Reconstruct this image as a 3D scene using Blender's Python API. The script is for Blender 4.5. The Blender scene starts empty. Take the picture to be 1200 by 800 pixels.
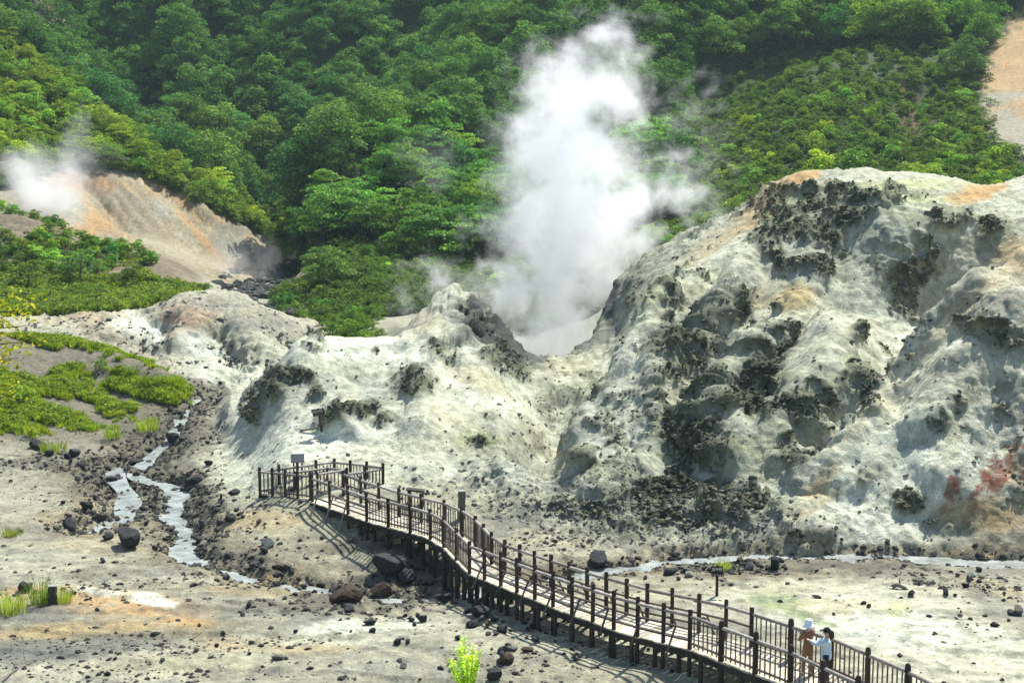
import bpy, bmesh, math, random
import numpy as np
from mathutils import Vector, Matrix, Euler
from mathutils.bvhtree import BVHTree

# ---------------------------------------------------------------- camera, light, exposure
SC = bpy.context.scene
COL = SC.collection
R = math.radians
CAMZ = 16.0
PITCH = R(7.5)
FPX = 1200 * 50 / 36.0
cam_d = bpy.data.cameras.new('camera'); cam = bpy.data.objects.new('camera', cam_d); COL.objects.link(cam)
cam.location = (0, 0, CAMZ); cam.rotation_euler = (R(90) - PITCH, 0, 0)
cam_d.lens = 50; cam_d.sensor_width = 36; cam_d.clip_start = 0.5; cam_d.clip_end = 2000
SC.camera = cam
SUN_EL, SUN_AZ = R(57), R(33)            # azimuth from +Y towards +X
w = bpy.data.worlds.new("World"); SC.world = w; w.use_nodes = True
nt = w.node_tree; nt.nodes.clear()
sky = nt.nodes.new('ShaderNodeTexSky'); sky.sky_type = 'NISHITA'; sky.sun_disc = False
sky.sun_elevation = SUN_EL; sky.sun_rotation = SUN_AZ
bg = nt.nodes.new('ShaderNodeBackground'); bg.inputs['Strength'].default_value = 0.115
wo = nt.nodes.new('ShaderNodeOutputWorld')
nt.links.new(sky.outputs[0], bg.inputs[0]); nt.links.new(bg.outputs[0], wo.inputs[0])
sd = bpy.data.lights.new('sun', 'SUN'); sd.energy = 4.8; sd.angle = R(0.6); sd.color = (1.0, 0.975, 0.90)
sun = bpy.data.objects.new('sun', sd); COL.objects.link(sun)
sdir = Vector((math.sin(SUN_AZ) * math.cos(SUN_EL), math.cos(SUN_AZ) * math.cos(SUN_EL), math.sin(SUN_EL)))
sun.rotation_euler = sdir.to_track_quat('Z', 'Y').to_euler(); sun.location = (60, 120, 120)
vs = SC.view_settings; vs.view_transform = 'Standard'; vs.look = 'None'; vs.gamma = 1; vs.exposure = 0.8
cy = SC.cycles
cy.use_denoising = True; cy.diffuse_bounces = 3; cy.volume_bounces = 28; cy.max_bounces = 32
cy.transparent_max_bounces = 12; cy.volume_step_rate = 1.0; cy.volume_max_steps = 256
random.seed(7); RNG = np.random.default_rng(7)

# ---------------------------------------------------------------- numeric helpers
CT, ST = math.cos(PITCH), math.sin(PITCH)
def ray(px, py):
    a, b = (px - 600) / FPX, (400 - py) / FPX
    return np.array([a, CT + b * ST, -ST + b * CT])
def at_y(px, py, Y):
    d = ray(px, py); s = Y / d[1]
    return np.array([d[0] * s, Y, CAMZ + d[2] * s])
def at_z(px, py, z):
    d = ray(px, py); s = (z - CAMZ) / d[2]
    return np.array([d[0] * s, d[1] * s, z])
def t_of_py(py):
    b = (400 - py) / FPX
    return (-ST + b * CT) / (CT + b * ST)
def project(P):
    x, y, z = P[..., 0], P[..., 1], P[..., 2] - CAMZ
    dep = y * CT - z * ST; up = y * ST + z * CT
    return 600 + FPX * x / dep, 400 - FPX * up / dep
TAB = np.random.default_rng(11).random(65536).astype(np.float32) * 2 - 1
def vnoise(p, seed=0):
    p = np.asarray(p, dtype=np.float32)
    f = np.floor(p); i = f.astype(np.int64) + seed * 131; u = p - f
    u = u * u * u * (u * (u * 6 - 15) + 10)
    def h(a, b, c):
        return TAB[((i[..., 0] + a) * 73856093 ^ (i[..., 1] + b) * 19349663 ^ (i[..., 2] + c) * 83492791) & 65535]
    ux, uy, uz = u[..., 0], u[..., 1], u[..., 2]
    x00 = h(0,0,0) * (1-ux) + h(1,0,0) * ux; x10 = h(0,1,0) * (1-ux) + h(1,1,0) * ux
    x01 = h(0,0,1) * (1-ux) + h(1,0,1) * ux; x11 = h(0,1,1) * (1-ux) + h(1,1,1) * ux
    return (x00 * (1-uy) + x10 * uy) * (1-uz) + (x01 * (1-uy) + x11 * uy) * uz
def fbm(p, scale, octs=4, seed=0, gain=0.5, ridged=False):
    p = np.asarray(p, dtype=np.float32) / scale
    out = 0; a = 1.0; tot = 0
    for k in range(octs):
        n = vnoise(p * (2.03 ** k) + 17.3 * k, seed + k)
        if ridged: n = 1 - 2 * np.abs(n)
        out = out + a * n; tot += a; a *= gain
    return out / tot
def smooth(a, b, x):
    t = np.clip((x - a) / (b - a), 0, 1); return t * t * (3 - 2 * t)
def pchip(x, y, xi):
    h = np.diff(x); d = np.diff(y) / h
    m = np.zeros_like(y)
    w1 = 2 * h[1:] + h[:-1]; w2 = h[1:] + 2 * h[:-1]
    ok = d[:-1] * d[1:] > 0
    dd = np.where(ok, d[:-1] * d[1:], 1)
    m[1:-1] = np.where(ok, dd * (w1 + w2) / (w1 * d[1:] + w2 * d[:-1] + np.where(ok, 0, 1)), 0)
    m[0] = d[0]; m[-1] = d[-1]
    k = np.clip(np.searchsorted(x, xi) - 1, 0, len(h) - 1)
    t = (xi - x[k]) / h[k]
    t2 = t * t; t3 = t2 * t
    return (2*t3-3*t2+1)*y[k] + (t3-2*t2+t)*h[k]*m[k] + (-2*t3+3*t2)*y[k+1] + (t3-t2)*h[k]*m[k+1]
def seg_dist(P, pts):
    """distance of points P(n,2) to polyline pts(m,2), and the fraction along it"""
    best = np.full(len(P), 1e9, dtype=np.float32); fr = np.zeros(len(P), dtype=np.float32)
    pts = np.asarray(pts, dtype=float); L = np.hypot(*np.diff(pts, axis=0).T); cum = np.r_[0, np.cumsum(L)]
    for k in range(len(pts) - 1):
        a, b = pts[k], pts[k+1]; ab = b - a
        t = np.clip(((P - a) @ ab) / max(1e-9, ab @ ab), 0, 1)
        d = np.hypot(*(P - (a + t[:, None] * ab)).T)
        m = d < best; best[m] = d[m]; fr[m] = ((cum[k] + t * L[k]) / cum[-1])[m]
    return best, fr

# ---------------------------------------------------------------- terrain: profiles away from the camera
# each column: 21 nodes (Y, picture row) or (Y, None, height)
N = None
def z(Y, h): return (Y, None, h)
RIGHTBACK = [z(120,11), z(135,11), z(148,12), z(158,13)]
COLS = {
 -300: [z(30,0),z(42,0),z(50,0),z(70,1),(84,430),(92,372),z(98,4),z(106,5),(122,350),(128,335),(138,310),(147,262),(155,225),z(162,12),(182,150),(212,60),(240,-10),z(255,44),z(265,48),(285,-90),(310,-160),(380,-220)],
 0:    [z(30,0),z(42,0),z(50,0),z(74,.2),(84,450),(92,394),z(98,2),z(106,2.2),(122,366),(128,350),(138,332),(147,288),(155,250),z(162,9),(182,190),(208,120),(240,50),z(252,32),z(264,36),(285,-20),(310,-90),(380,-150)],
 60:   [z(30,0),z(42,0),z(50,0),z(74,.2),(84,456),(92,398),z(98,2),z(105,2),(119,372),(126,356),(137,334),(147,294),(154,264),z(160,8),(178,220),(196,180),(238,82),z(250,29),z(262,34),(285,0),(310,-80),(380,-150)],
 100:  [z(30,0),z(42,0),z(50,0),z(74,.2),(84,464),(91,405),z(97,1.8),z(104,1.8),(116,374),(124,360),(136,336),(146,305),(153,284),z(158,6.2),(176,240),(192,200),(233,115),z(247,24),z(260,30),(285,15),(310,-70),(380,-150)],
 150:  [z(30,0),z(42,0),z(50,0),z(74,.2),(83,468),(89,420),z(95,1.4),z(101,1.2),(117,372),(126,354),(136,337),(145,312),(152,298),z(157,5.2),(174,262),(190,206),(222,155),z(236,18),z(250,22),(278,40),(305,-60),(380,-150)],
 200:  [z(30,0),z(42,0),z(50,0),z(73,.2),(81,478),(86,440),z(92,1.1),z(99,.9),(119,354),(126,350),(136,340),(144,322),(150,311),z(156,4.2),(172,290),(192,222),(208,200),z(220,13),z(234,15),(268,65),(300,-55),(380,-150)],
 240:  [z(30,0),z(42,0),z(50,0),z(66,.2),z(76,.5),z(86,.6),z(92,.5),z(99,.5),(119,348),(126,346),z(138,2.4),(148,332),z(155,2.2),z(160,2.4),(175,306),(194,238),(205,222),z(215,11),z(230,13),(266,78),(300,-50),(380,-150)],
 275:  [z(30,0),z(42,0),z(50,0),z(62,.2),z(70,.7),z(77,1.5),z(84,.8),z(98,.5),(120,350),z(126,3),z(138,1.6),(150,344),(160,337),z(167,1.4),(178,322),(199,254),(206,240),z(214,9.6),z(228,11.5),(264,92),(300,-50),(380,-150)],
 330:  [z(30,0),z(42,0),z(50,0),z(60,.4),(68,508),(76,438),z(84,2.4),z(98,.6),(116,380),z(123,1.8),z(140,.8),z(150,.7),z(160,.8),z(167,.9),(178,325),(199,292),(206,284),z(212,5.5),z(224,7.5),(262,110),(300,-40),(380,-150)],
 380:  [z(30,0),z(42,0),z(50,0),z(62,.8),(70,480),(80,396),z(88,3),z(98,.8),z(112,.8),z(122,.8),(131,378),(145,342),(155,322),(162,308),(171,292),(190,245),(204,216),(214,198),(228,168),(262,88),(300,-30),(380,-150)],
 450:  [z(30,0),z(42,0),z(50,0),z(62,.9),(70,482),(80,397),z(88,4),z(98,2.2),z(110,1.6),z(120,1.8),(130,370),(142,342),(152,324),(160,310),(170,291),(190,245),(204,213),(214,193),(228,161),(261,76),(300,-40),(380,-150)],
 500:  [z(30,0),z(42,0),z(50,0),z(60,.4),(69,486),(81,394),z(86,5.2),z(90,5.6),(95,364),z(104,3),z(118,1.5),(140,345),(150,326),(158,312),(168,292),(190,245),(204,212),(214,192),(228,160),(260,75),(300,-40),(380,-150)],
 532:  [z(30,0),z(42,0),z(50,0),z(60,.3),(69,492),(82,400),z(86,5.2),z(90,6.0),(95,341),z(101,2),z(116,-.5),(140,348),(150,328),(158,312),(168,292),(190,245),(204,212),(214,192),(228,158),(260,72),(300,-45),(380,-150)],
 546:  [z(30,0),z(42,0),z(50,0),z(60,.3),(69,494),(82,405),z(86,4.8),z(90,5.4),(95,354),z(99,2),z(114,-1),(140,349),(150,328),(158,312),(168,291),(190,244),(204,211),(214,191),(228,157),(260,71),(300,-47),(380,-150)],
 557:  [z(30,0),z(42,0),z(50,0),z(60,.3),(69,496),(82,411),z(86,4.5),z(90,5.0),(95,357),z(99,1.5),z(114,-2),(140,350),(150,328),(158,312),(168,290),(190,243),(204,210),(214,190),(228,156),(260,70),(300,-48),(380,-150)],
 570:  [z(30,0),z(42,0),z(50,0),z(60,.3),(69,498),(82,418),z(86,4.0),z(90,4.4),(95,378),z(101,1),z(114,-2),(140,350),(150,328),(158,312),(168,290),(190,243),(204,210),(214,190),(228,155),(260,68),(300,-50),(380,-150)],
 590:  [z(30,0),z(42,0),z(50,0),z(59,.2),(68,505),(83,430),z(87,3.3),z(90,3.4),(94,396),z(101,0),z(114,-2),(140,351),(150,328),(158,311),(168,288),(190,240),(204,208),(214,187),(228,151),(260,64),(300,-52),(380,-150)],
 610:  [z(30,0),z(42,0),z(50,0),z(58,.2),(68,512),(83,441),z(87,2.8),z(90,2.9),(94,413),z(101,-1),z(114,-2),(140,352),(150,328),(158,310),(168,286),(190,238),(204,205),(214,184),(228,148),(260,60),(300,-55),(380,-150)],
 650:  [z(30,0),z(42,0),z(50,0),z(58,.1),(68,532),(84,447),z(87,2.6),z(90,2.7),(94,432),z(101,-1),z(114,-1),(139,350),(149,325),(158,305),(168,280),(190,230),(204,196),(214,175),(228,140),(258,55),(296,-60),(380,-150)],
 690:  [z(30,0),z(42,0),z(50,0),z(58,0),(66,534),(72,492),(84,455),(91,422),(96,408),z(103,0),z(114,0),(139,340),(149,315),(158,298),(168,272),(190,222),(204,188),(214,166),(228,132),(258,50),(294,-60),(380,-150)],
 722:  [z(30,0),z(42,0),z(50,0),z(58,0),(66,532),(75,450),(84,432),(93,398),(100,334),z(107,3),z(116,2),(138,325),(148,305),(158,290),(168,268),(190,218),(204,184),(214,162),(228,128),(256,48),(292,-60),(380,-150)],
 745:  [z(30,0),z(42,0),z(50,0),z(58,.1),(66,522),(78,408),(84,390),(92,360),(100,309),z(107,6),z(118,3),z(138,4.6),z(148,6),(158,284),(168,262),(190,214),(204,181),(214,159),(228,125),(255,46),(291,-60),(380,-150)],
 770:  [z(30,0),z(42,0),z(50,0),z(58,.2),(66,500),(80,368),(85,350),(92,326),(100,291),z(107,7),z(120,4),z(138,5.2),z(148,6.2),(158,278),(168,258),(190,210),(204,178),(214,156),(228,122),(254,45),(290,-60),(380,-150)],
 830:  [z(30,0),z(42,0),z(50,0),z(57,.2),(66,505),(76,385),(84,322),(92,287),(98,265),z(107,9),z(120,7),z(136,7.5),z(148,8.5),(158,265),(167,245),(188,198),(202,165),(213,142),(227,110),(252,38),(286,-65),(380,-150)],
 880:  [z(30,0),z(42,0),z(50,0),z(57,.2),(66,505),(76,385),(84,308),(91,266),(97,240),z(107,10),z(120,9),z(136,9.5),z(148,10.5),(158,240),(166,224),(187,182),(201,150),(212,126),(226,95),(250,28),(284,-70),(380,-150)],
 950:  [z(30,0),z(42,0),z(50,0),z(57,.2),(64,515),(73,390),(82,302),(89,246),(95,205),z(106,13),z(118,11)]+RIGHTBACK[1:]+[(166,206),(185,165),(200,130),(212,105),(225,78),(250,18),(282,-78),(380,-150)],
 1000: [z(30,0),z(42,0),z(50,0),z(57,.2),(62,540),(70,425),(77,374),(85,262),(94,203),z(106,13),z(118,11)]+RIGHTBACK[1:]+[(166,204),(185,160),(200,125),(212,98),(225,72),(250,12),(280,-80),(380,-150)],
 1050: [z(30,0),z(42,0),z(50,0),z(57,.2),(61,560),(68,455),(78,384),(83,262),(94,206),z(106,13),z(118,11)]+RIGHTBACK[1:]+[(166,204),(185,160),(200,125),(212,96),(225,68),(250,8),(280,-84),(380,-150)],
 1100: [z(30,0),z(42,0),z(50,0),z(57,.1),(61,540),(69,398),(79,384),(84,256),(94,211),z(106,13),z(118,11)]+RIGHTBACK[1:]+[(166,204),(185,160),(200,122),(212,92),(225,62),(250,0),(280,-90),(380,-150)],
 1150: [z(30,0),z(42,0),z(50,0),z(57,.1),(61,525),(70,345),z(79,7.5),(85,252),(94,222),z(106,13),z(118,11)]+RIGHTBACK[1:]+[(166,204),(185,158),(200,118),(212,86),(225,54),(250,-8),(278,-95),(380,-150)],
 1200: [z(30,0),z(42,0),z(50,0),z(57,.1),(61,515),(71,292),z(79,9.5),(85,252),(94,207),z(106,13),z(118,11)]+RIGHTBACK[1:]+[(166,200),(185,150),(200,108),(212,74),(225,42),(250,-20),(278,-105),(380,-150)],
 1500: [z(30,0),z(42,0),z(50,0),z(57,.3),(61,480),(71,220),z(79,15),z(85,16),z(94,18),z(106,15),z(118,14)]+RIGHTBACK[1:]+[(166,170),(185,110),(200,60),(212,20),(225,-20),(250,-90),(278,-160),(380,-220)],
}
cx = np.array(sorted(COLS))
for _k in COLS: assert len(COLS[_k]) == 22, _k
K = 22
ny = np.zeros((len(cx), K)); ntt = np.zeros((len(cx), K))
for a, c in enumerate(cx):
    nodes = COLS[c]; assert len(nodes) == K, (c, len(nodes))
    for b, nd in enumerate(nodes):
        ny[a, b] = math.log(nd[0])
        ntt[a, b] = (nd[2] - CAMZ) / nd[0] if len(nd) == 3 else t_of_py(nd[1])
PXC = np.arange(-260, 1462, 2.0); NU = len(PXC)
NV = 780
ny_f = np.stack([pchip(cx, ny[:, b], PXC) for b in range(K)], 1)
nt_f = np.stack([pchip(cx, ntt[:, b], PXC) for b in range(K)], 1)
def boxs(a, n):
    k = np.ones(n) / n; p = np.pad(a, ((n//2, n//2), (0, 0)), 'edge')
    return np.stack([np.convolve(p[:, j], k, 'valid') for j in range(a.shape[1])], 1)
ny_f = boxs(ny_f, 5); nt_f = boxs(nt_f, 5)
VD = np.linspace(math.log(30), math.log(380), 1600)
T = np.zeros((NU, 1600), dtype=np.float32)
for a in range(NU): T[a] = pchip(ny_f[a], nt_f[a], np.clip(VD, ny_f[a, 0], ny_f[a, -1]))
# rows: even along the picture height, coarser where the forest covers the ground
dpy = np.abs(np.diff(T, axis=1)) * FPX; Ym = np.exp(VD[1:])
wgt = (dpy + 260 * np.diff(VD)) * np.where(Ym > 165, 0.35, 1.0) * np.where(Ym < 38, 0.5, 1.0)
S = np.concatenate([np.zeros((NU, 1)), np.cumsum(wgt, 1)], 1); S /= S[:, -1:]
S = boxs(S, 41)
GV = np.zeros((NU, NV)); GT = np.zeros((NU, NV))
for a in range(NU):
    GV[a] = np.interp(np.linspace(0, 1, NV), S[a], VD); GT[a] = np.interp(GV[a], VD, T[a])
GY = np.exp(GV); U = ((PXC - 600) / FPX)[:, None]
GX = U * GY; GZ = CAMZ + GT * GY
P0 = np.stack([GX, GY, GZ], -1).astype(np.float32)          # (NU, NV, 3)
PX, PY = project(P0)
def base_hit(px, py, ymin=0):
    """first point of the undetailed surface seen at a pixel, at or beyond distance ymin"""
    d = ray(px, py); a = int(np.clip(round((600 + FPX * d[0] / d[1] - PXC[0]) / 2), 0, NU - 1))
    m = (GT[a] >= d[2] / d[1]) & (GY[a] >= ymin)
    k = int(np.argmax(m)) if m.any() else NV - 1
    s = GY[a, k] / d[1]; return np.array([d[0] * s, GY[a, k], CAMZ + d[2] * s])
def normals(P):
    du = np.gradient(P, axis=0); dv = np.gradient(P, axis=1)
    n = np.cross(du, dv); n /= np.linalg.norm(n, axis=-1, keepdims=True) + 1e-9
    return n
XY = P0[..., :2].reshape(-1, 2)
def stroke(pts, width, amp, ymin=0, ends=True, sharp=2.0):
    """height offset following a line drawn over the surface: ribs (+) and gullies (-)"""
    q = np.array([base_hit(a, b, ymin)[:2] for a, b in pts])
    lo, hi = q.min(0) - 3 * width, q.max(0) + 3 * width
    m = np.all((XY > lo) & (XY < hi), 1)
    d, f = seg_dist(XY[m], q)
    d = d * (1 + 0.35 * vnoise(np.c_[XY[m] / width, np.zeros(m.sum())], 5))
    v = amp * np.exp(-np.abs(d / width) ** sharp)
    if ends: v = v * smooth(0, .15, f) * smooth(1, .85, f)
    out = np.zeros(len(XY), dtype=np.float32); out[m] = v
    return out.reshape(NU, NV)
DZ = np.zeros((NU, NV), dtype=np.float32)
for pts, wd, am in [
    ([(1190,310),(1140,360),(1090,405),(1040,455),(990,520),(940,590)], 1.2, 1.7), ([(1075,400),(1030,440),(978,500),(930,560)], 1.0, -1.1),
    ([(1120,450),(1070,500),(1050,560),(1040,600)], .6, -.3),
    ([(1060,440),(1010,480),(960,540),(930,570)], 1.0, -1.0),
    ([(1010,390),(960,440),(920,500),(900,560)], 1.8, .8),
    ([(960,340),(900,400),(850,450),(810,520)], 1.2, 1.3), ([(1195,330),(1150,400),(1110,450),(1060,520),(1010,600)], 1.1, 1.0), ([(900,290),(860,330),(830,380)], 1.0, 1.0), ([(850,300),(820,350),(780,400)], .9, -.9),
    ([(990,340),(930,390),(900,450),(850,520)], 1.4, -1.0),
    ([(880,330),(850,390),(800,430),(790,520),(800,600)], 1.8, -1.3),
    ([(795,335),(770,365),(735,428),(700,480),(655,535)], 1.0, 1.2),
    ([(720,440),(690,470),(650,520),(620,560)], 1.6, -.9),
    ([(1150,420),(1130,500),(1110,560),(1090,620)], 1.6, .8),
    ([(1185,440),(1160,520),(1150,580)], .9, -.8),
    ([(1080,600),(1110,590),(1160,600),(1200,590)], 1.3, .7),
    ([(915,600),(940,620),(970,640)], 1.1, .7),
    ([(760,520),(730,560),(700,600)], 1.2, .8),
    ([(840,470),(850,520),(845,560)], 1.2, .9),
    ([(680,520),(676,545),(690,560)], .9, .9),
    ([(1120,510),(1075,520),(1060,540)], .8, .6),
    # central mound
    ([(400,400),(350,430),(300,470),(270,505)], 1.5, .8),
    ([(430,470),(410,500),(395,520)], 1.4, .7),
    ([(480,430),(500,470),(490,520)], 1.0, .6),
    ([(540,400),(570,450),(590,520)], 1.5, .7),
    ([(600,455),(560,520),(520,560)], .7, -.45),
    ([(470,400),(450,440),(400,450)], 1.1, -.5),
    ([(510,395),(540,420)], 1.2, .9),
    ([(640,450),(650,500),(600,545)], 1.6, -.8),
    # mound behind the grass and its gullies
    ([(195,372),(190,390),(178,412)], 1.2, -1.2),
    ([(240,385),(215,405),(195,420)], 1.4, .9),
    ([(255,375),(300,410),(330,430)], 1.5, .7),
    ([(250,390),(265,410),(275,430)], 1.2, -.9),
    ([(140,378),(120,390),(150,410)], 2.2, .8),
]:
    DZ += stroke(pts, wd, am)
# folds of the forested hill
for pts, wd, am in [([(650,20),(560,110),(470,190),(390,275)], 11, 5.5), ([(520,-10),(450,90),(400,170),(352,245)], 10, -7), ([(420,-20),(340,80),(300,160)], 9, 4.5), ([(290,-10),(270,90),(285,170)], 8, -6), ([(190,-20),(190,40),(215,120)], 9, 4.5), ([(130,-10),(140,60),(190,150)], 7, -5),
                    ([(1150,-20),(1000,30),(880,80),(800,130)], 8, -5), ([(900,-30),(800,40),(740,110)], 10, 4.5), ([(1080,100),(1060,160),(1075,195)], 4, -1.8), ([(700,60),(620,170),(560,250)], 8, -3)]:
    DZ += stroke(pts, wd, am, ymin=178)
# gullies of the orange scar, running down its fall line
for k in range(26):
    x0 = 70 + k * 9.5 + random.uniform(-3, 3)
    y0 = 192 + max(0, (x0 - 150)) * .45
    DZ += stroke([(x0, y0), (x0 + 38, y0 + 40), (x0 + 78, min(318, y0 + 85))], .9, random.choice((-.9, -.6, .6, -.5)), ymin=168)
# stream bed and the hollow under the boardwalk
STREAM = [(300,436),(250,462),(232,480),(205,520),(172,535),(160,548),(205,560),(212,580),(205,592),(222,606),(228,622),(215,634),(232,650),(262,656),(300,668),(345,672),(400,676),(455,690)]
STREAM2 = [(1235,652),(1130,650),(1040,647),(940,646),(850,648),(780,652),(710,659),(650,668),(610,672),(560,676),(500,690),(455,690)]
SIDE = [(172,535),(130,545),(150,565),(150,590),(122,596),(108,605)]
st_dist = np.full(len(XY), 99., dtype=np.float32)
def bedline(pts): return np.array([at_z(a, b, 0)[:2] for a, b in pts])
for pts, wd in ((STREAM, 1.0), (STREAM2, .75), (SIDE, 1.6)):
    d, f = seg_dist(XY, bedline(pts)); st_dist = np.minimum(st_dist, d * (1.0 / wd))
st_dist = st_dist.reshape(NU, NV)
wig = fbm(np.c_[XY, np.zeros(len(XY))], 2.2, 3, 31).reshape(NU, NV)
DZ -= .75 * np.exp(-(st_dist / 1.1) ** 2)
hollow = [(400,664),(455,668),(505,672),(545,676)]
d, f = seg_dist(XY, bedline(hollow)); d = d.reshape(NU, NV)
DZ -= .75 * np.exp(-(d / 2.2) ** 2)
# rise of the flat under the platform, lowering under the near walk
q = at_z(330, 600, 0)[:2]; DZ += .45 * np.exp(-(((GX - q[0]) / 5) ** 2 + ((GY - q[1]) / 3.2) ** 2))
for px_, py_, yy_, am, rr in [(532,344,95,.55,1.0), (557,359,95,.45,.6), (585,392,94,.5,.8)]:
    q = at_y(px_, py_, yy_); DZ += am * np.exp(-np.hypot(GX - q[0], (GY - q[1]) * .8) / rr)
P0[..., 2] += DZ
NRM = normals(P0)
PX, PY = project(P0)
# ---------------------------------------------------------------- terrain: relief and colour
PF = P0.reshape(-1, 3)
z_r = smooth(615, 690, PX + (GY - 70) * 1.0) * smooth(56.5, 59, GY) * smooth(112, 100, GY)
z_c = smooth(225, 300, PX) * (1 - smooth(615, 690, PX + (GY - 70) * 1.0)) * smooth(60, 65, GY) * smooth(104, 97, GY)
z_m = smooth(420, 370, PX) * smooth(97, 101, GY) * smooth(129, 125, GY)
hedge = np.interp(PX, [-300, 0, 50, 100, 165, 236, 297, 337, 360, 2000], [240, 222, 205, 192, 200, 236, 268, 292, 310, 900])
z_s = smooth(372, 345, PX) * smooth(156, 162, GY) * smooth(hedge - 3, hedge + 3, PY) * (GY < 212) * smooth(-5, 25, PX + (PY - 240) * .2)
rocky = np.clip(z_r + .75 * z_c + .5 * z_m + .25 * z_s, 0, 1)
b6 = fbm(PF, 7.0, 3, 1).reshape(NU, NV)
r3 = fbm(PF, 3.2, 4, 3, .55, True).reshape(NU, NV)
r1 = fbm(PF, 1.1, 3, 7, .55, True).reshape(NU, NV)
f1 = fbm(PF * np.array([1, 1, 1]), .55, 3, 13, .6).reshape(NU, NV)
f3 = fbm(PF * np.array([.6, 1, 1]), 2.4, 4, 19).reshape(NU, NV)
e1 = fbm(PF, 1.6, 4, 41, .6).reshape(NU, NV)     # wobble for the borders of patches
def blob(px, py, rx, ry, rot=0, y0=0, y1=999, edge=.5, grain=.45):
    """a patch lying on the surface near where the pixel ray meets it"""
    c, s = math.cos(R(rot)), math.sin(R(rot))
    dx, dy = PX - px, PY - py
    u, v = (dx * c + dy * s) / rx, (-dx * s + dy * c) / ry
    d = np.sqrt(u * u + v * v) + grain * e1 + grain * .6 * f1
    return smooth(1 + edge / 2, 1 - edge / 2, d) * ((GY >= y0) & (GY <= y1))
crust = np.zeros((NU, NV), dtype=np.float32)
for a in [(905,262,45,26,20),(935,240,50,20,0),(960,285,40,22,30),(1010,236,60,16,0),(1000,262,40,16,0),(1040,290,36,26,0),(1070,300,34,40,0),(1085,262,45,14,0),(1130,258,48,10,10),(1160,280,20,22,0),
          (1065,325,26,18,0),(955,320,22,16,0),(905,300,30,16,40),(850,372,34,26,-30),(835,400,34,34,-20),(822,450,28,46,0),(800,425,18,36,0),(780,455,26,30,0),(770,402,22,22,0),(776,376,9,8,0),(785,500,44,26,10),(820,520,40,34,20),
          (905,410,40,26,-30),(880,440,36,24,-30),(870,470,36,22,-20),(930,470,46,22,10),(960,460,36,26,0),(990,450,26,18,0),(935,505,40,24,0),(900,490,28,24,0),(985,480,30,18,0),(940,540,30,16,0),(868,522,26,20,0),
          (1165,392,34,13,5),(1190,402,26,16,0),(1140,385,20,10,0),(745,470,20,26,0),(760,490,22,12,0),(688,505,16,22,0),(735,545,22,14,0),(810,575,60,18,5),(760,590,50,18,0),(860,600,50,16,0),(700,600,50,14,0),(800,615,50,14,0),
          (1065,590,18,13,0),(935,632,20,6,0),(1010,560,14,10,0),(1100,490,14,18,0),(1170,480,14,16,0),(1180,455,20,10,0),(1120,470,12,12,0),(1195,560,10,30,0),(1110,615,26,9,0),
          (690,460,30,12,-30),(650,465,24,10,-20),(1020,470,10,16,0),(1000,395,10,8,0)]:
    crust = np.maximum(crust, blob(*a, y0=57, y1=100, edge=.7, grain=.75))
for a in [(525,412,24,16,30),(480,450,26,15,0),(432,478,28,12,-25),(400,486,24,10,-20),(450,492,18,10,0),(318,460,30,12,-30),(370,405,10,10,0),(350,445,20,12,0),(375,470,14,10,0),(330,440,14,10,0),(390,470,12,8,0),(440,440,4,4,0),(575,488,9,6,0),(560,520,14,7,0),(590,425,40,14,35),(300,485,12,12,0),(545,372,14,18,-20),(440,412,5,4,0)]:
    crust = np.maximum(crust, .9 * blob(*a, y0=57, y1=101, edge=.8, grain=.7))
brk = fbm(PF * np.array([1, .8, .8]), 2.2, 5, 101, .62).reshape(NU, NV)
crust0 = crust.copy()
crust = crust * smooth(-.34, .12, brk)
crust = np.maximum(crust, .8 * smooth(.18, .42, brk) * z_r * smooth(1.6, .6, np.hypot((PX - 860) / 260, (PY - 430) / 190)))
lefty = 1 - .6 * smooth(785, 745, PX) * z_r * (PY < 560)
crust = crust * lefty; crust0 = crust0 * lefty
back = smooth(88, 92, GY) * smooth(800, 770, PX) * (PX > 690)
crust = crust * (1 - back); crust0 = crust0 * (1 - back)
crust = np.maximum(crust, .75 * smooth(.05, .45, e1 + .5 * b6) * z_r * smooth(545, 600, PY) * smooth(1010, 900, PX) * smooth(640, 700, PX))
crust = np.maximum(crust, .5 * smooth(.15, .5, r3 * .6 + e1) * np.clip(z_r * smooth(900, 700, PX), 0, 1))
talus = .9 * smooth(-.1, .5, e1 + b6 * .4) * blob(650, 480, 70, 40, -35, 57, 95, 1.0)
diag = np.stack([PF[:, 0] * .87 - PF[:, 1] * .5, (PF[:, 0] * .5 + PF[:, 1] * .87) * .25, PF[:, 2] * .3], 1)
g4 = (fbm(PF * np.array([1.0, .28, .28]), 3.4, 5, 29, .58, True).reshape(NU, NV)) * smooth(960, 820, PX) + (fbm(diag, 2.8, 5, 30, .58, True).reshape(NU, NV)) * smooth(820, 960, PX)
smz = np.zeros((NU, NV), dtype=np.float32)
for a in [(1075,402,80,26,0),(1085,350,95,34,0),(1020,540,60,46,-45),(985,585,60,26,-40),(700,512,34,30,-40),(735,450,26,40,-30),(1130,540,50,40,0),(1075,560,60,60,0),(1085,480,60,40,-40),(725,480,44,30,-40),(735,350,50,60,-20),(770,310,50,30,-30),(860,285,70,22,-35),(900,345,24,40,-40),(960,405,24,30,-45),(1180,330,26,44,-40),(1120,420,40,22,-35),(840,560,30,26,0),
          (430,410,70,16,0),(400,515,110,26,-8),(300,525,60,30,-30),(540,490,60,40,20),(500,545,80,26,0),(590,470,40,30,20),(520,375,30,16,-20),(215,412,60,30,20),(640,560,60,26,0)]:
    smz = np.maximum(smz, blob(*a, y0=57, y1=130, edge=1.0, grain=.3))
rel = 1 - .72 * smz
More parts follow.
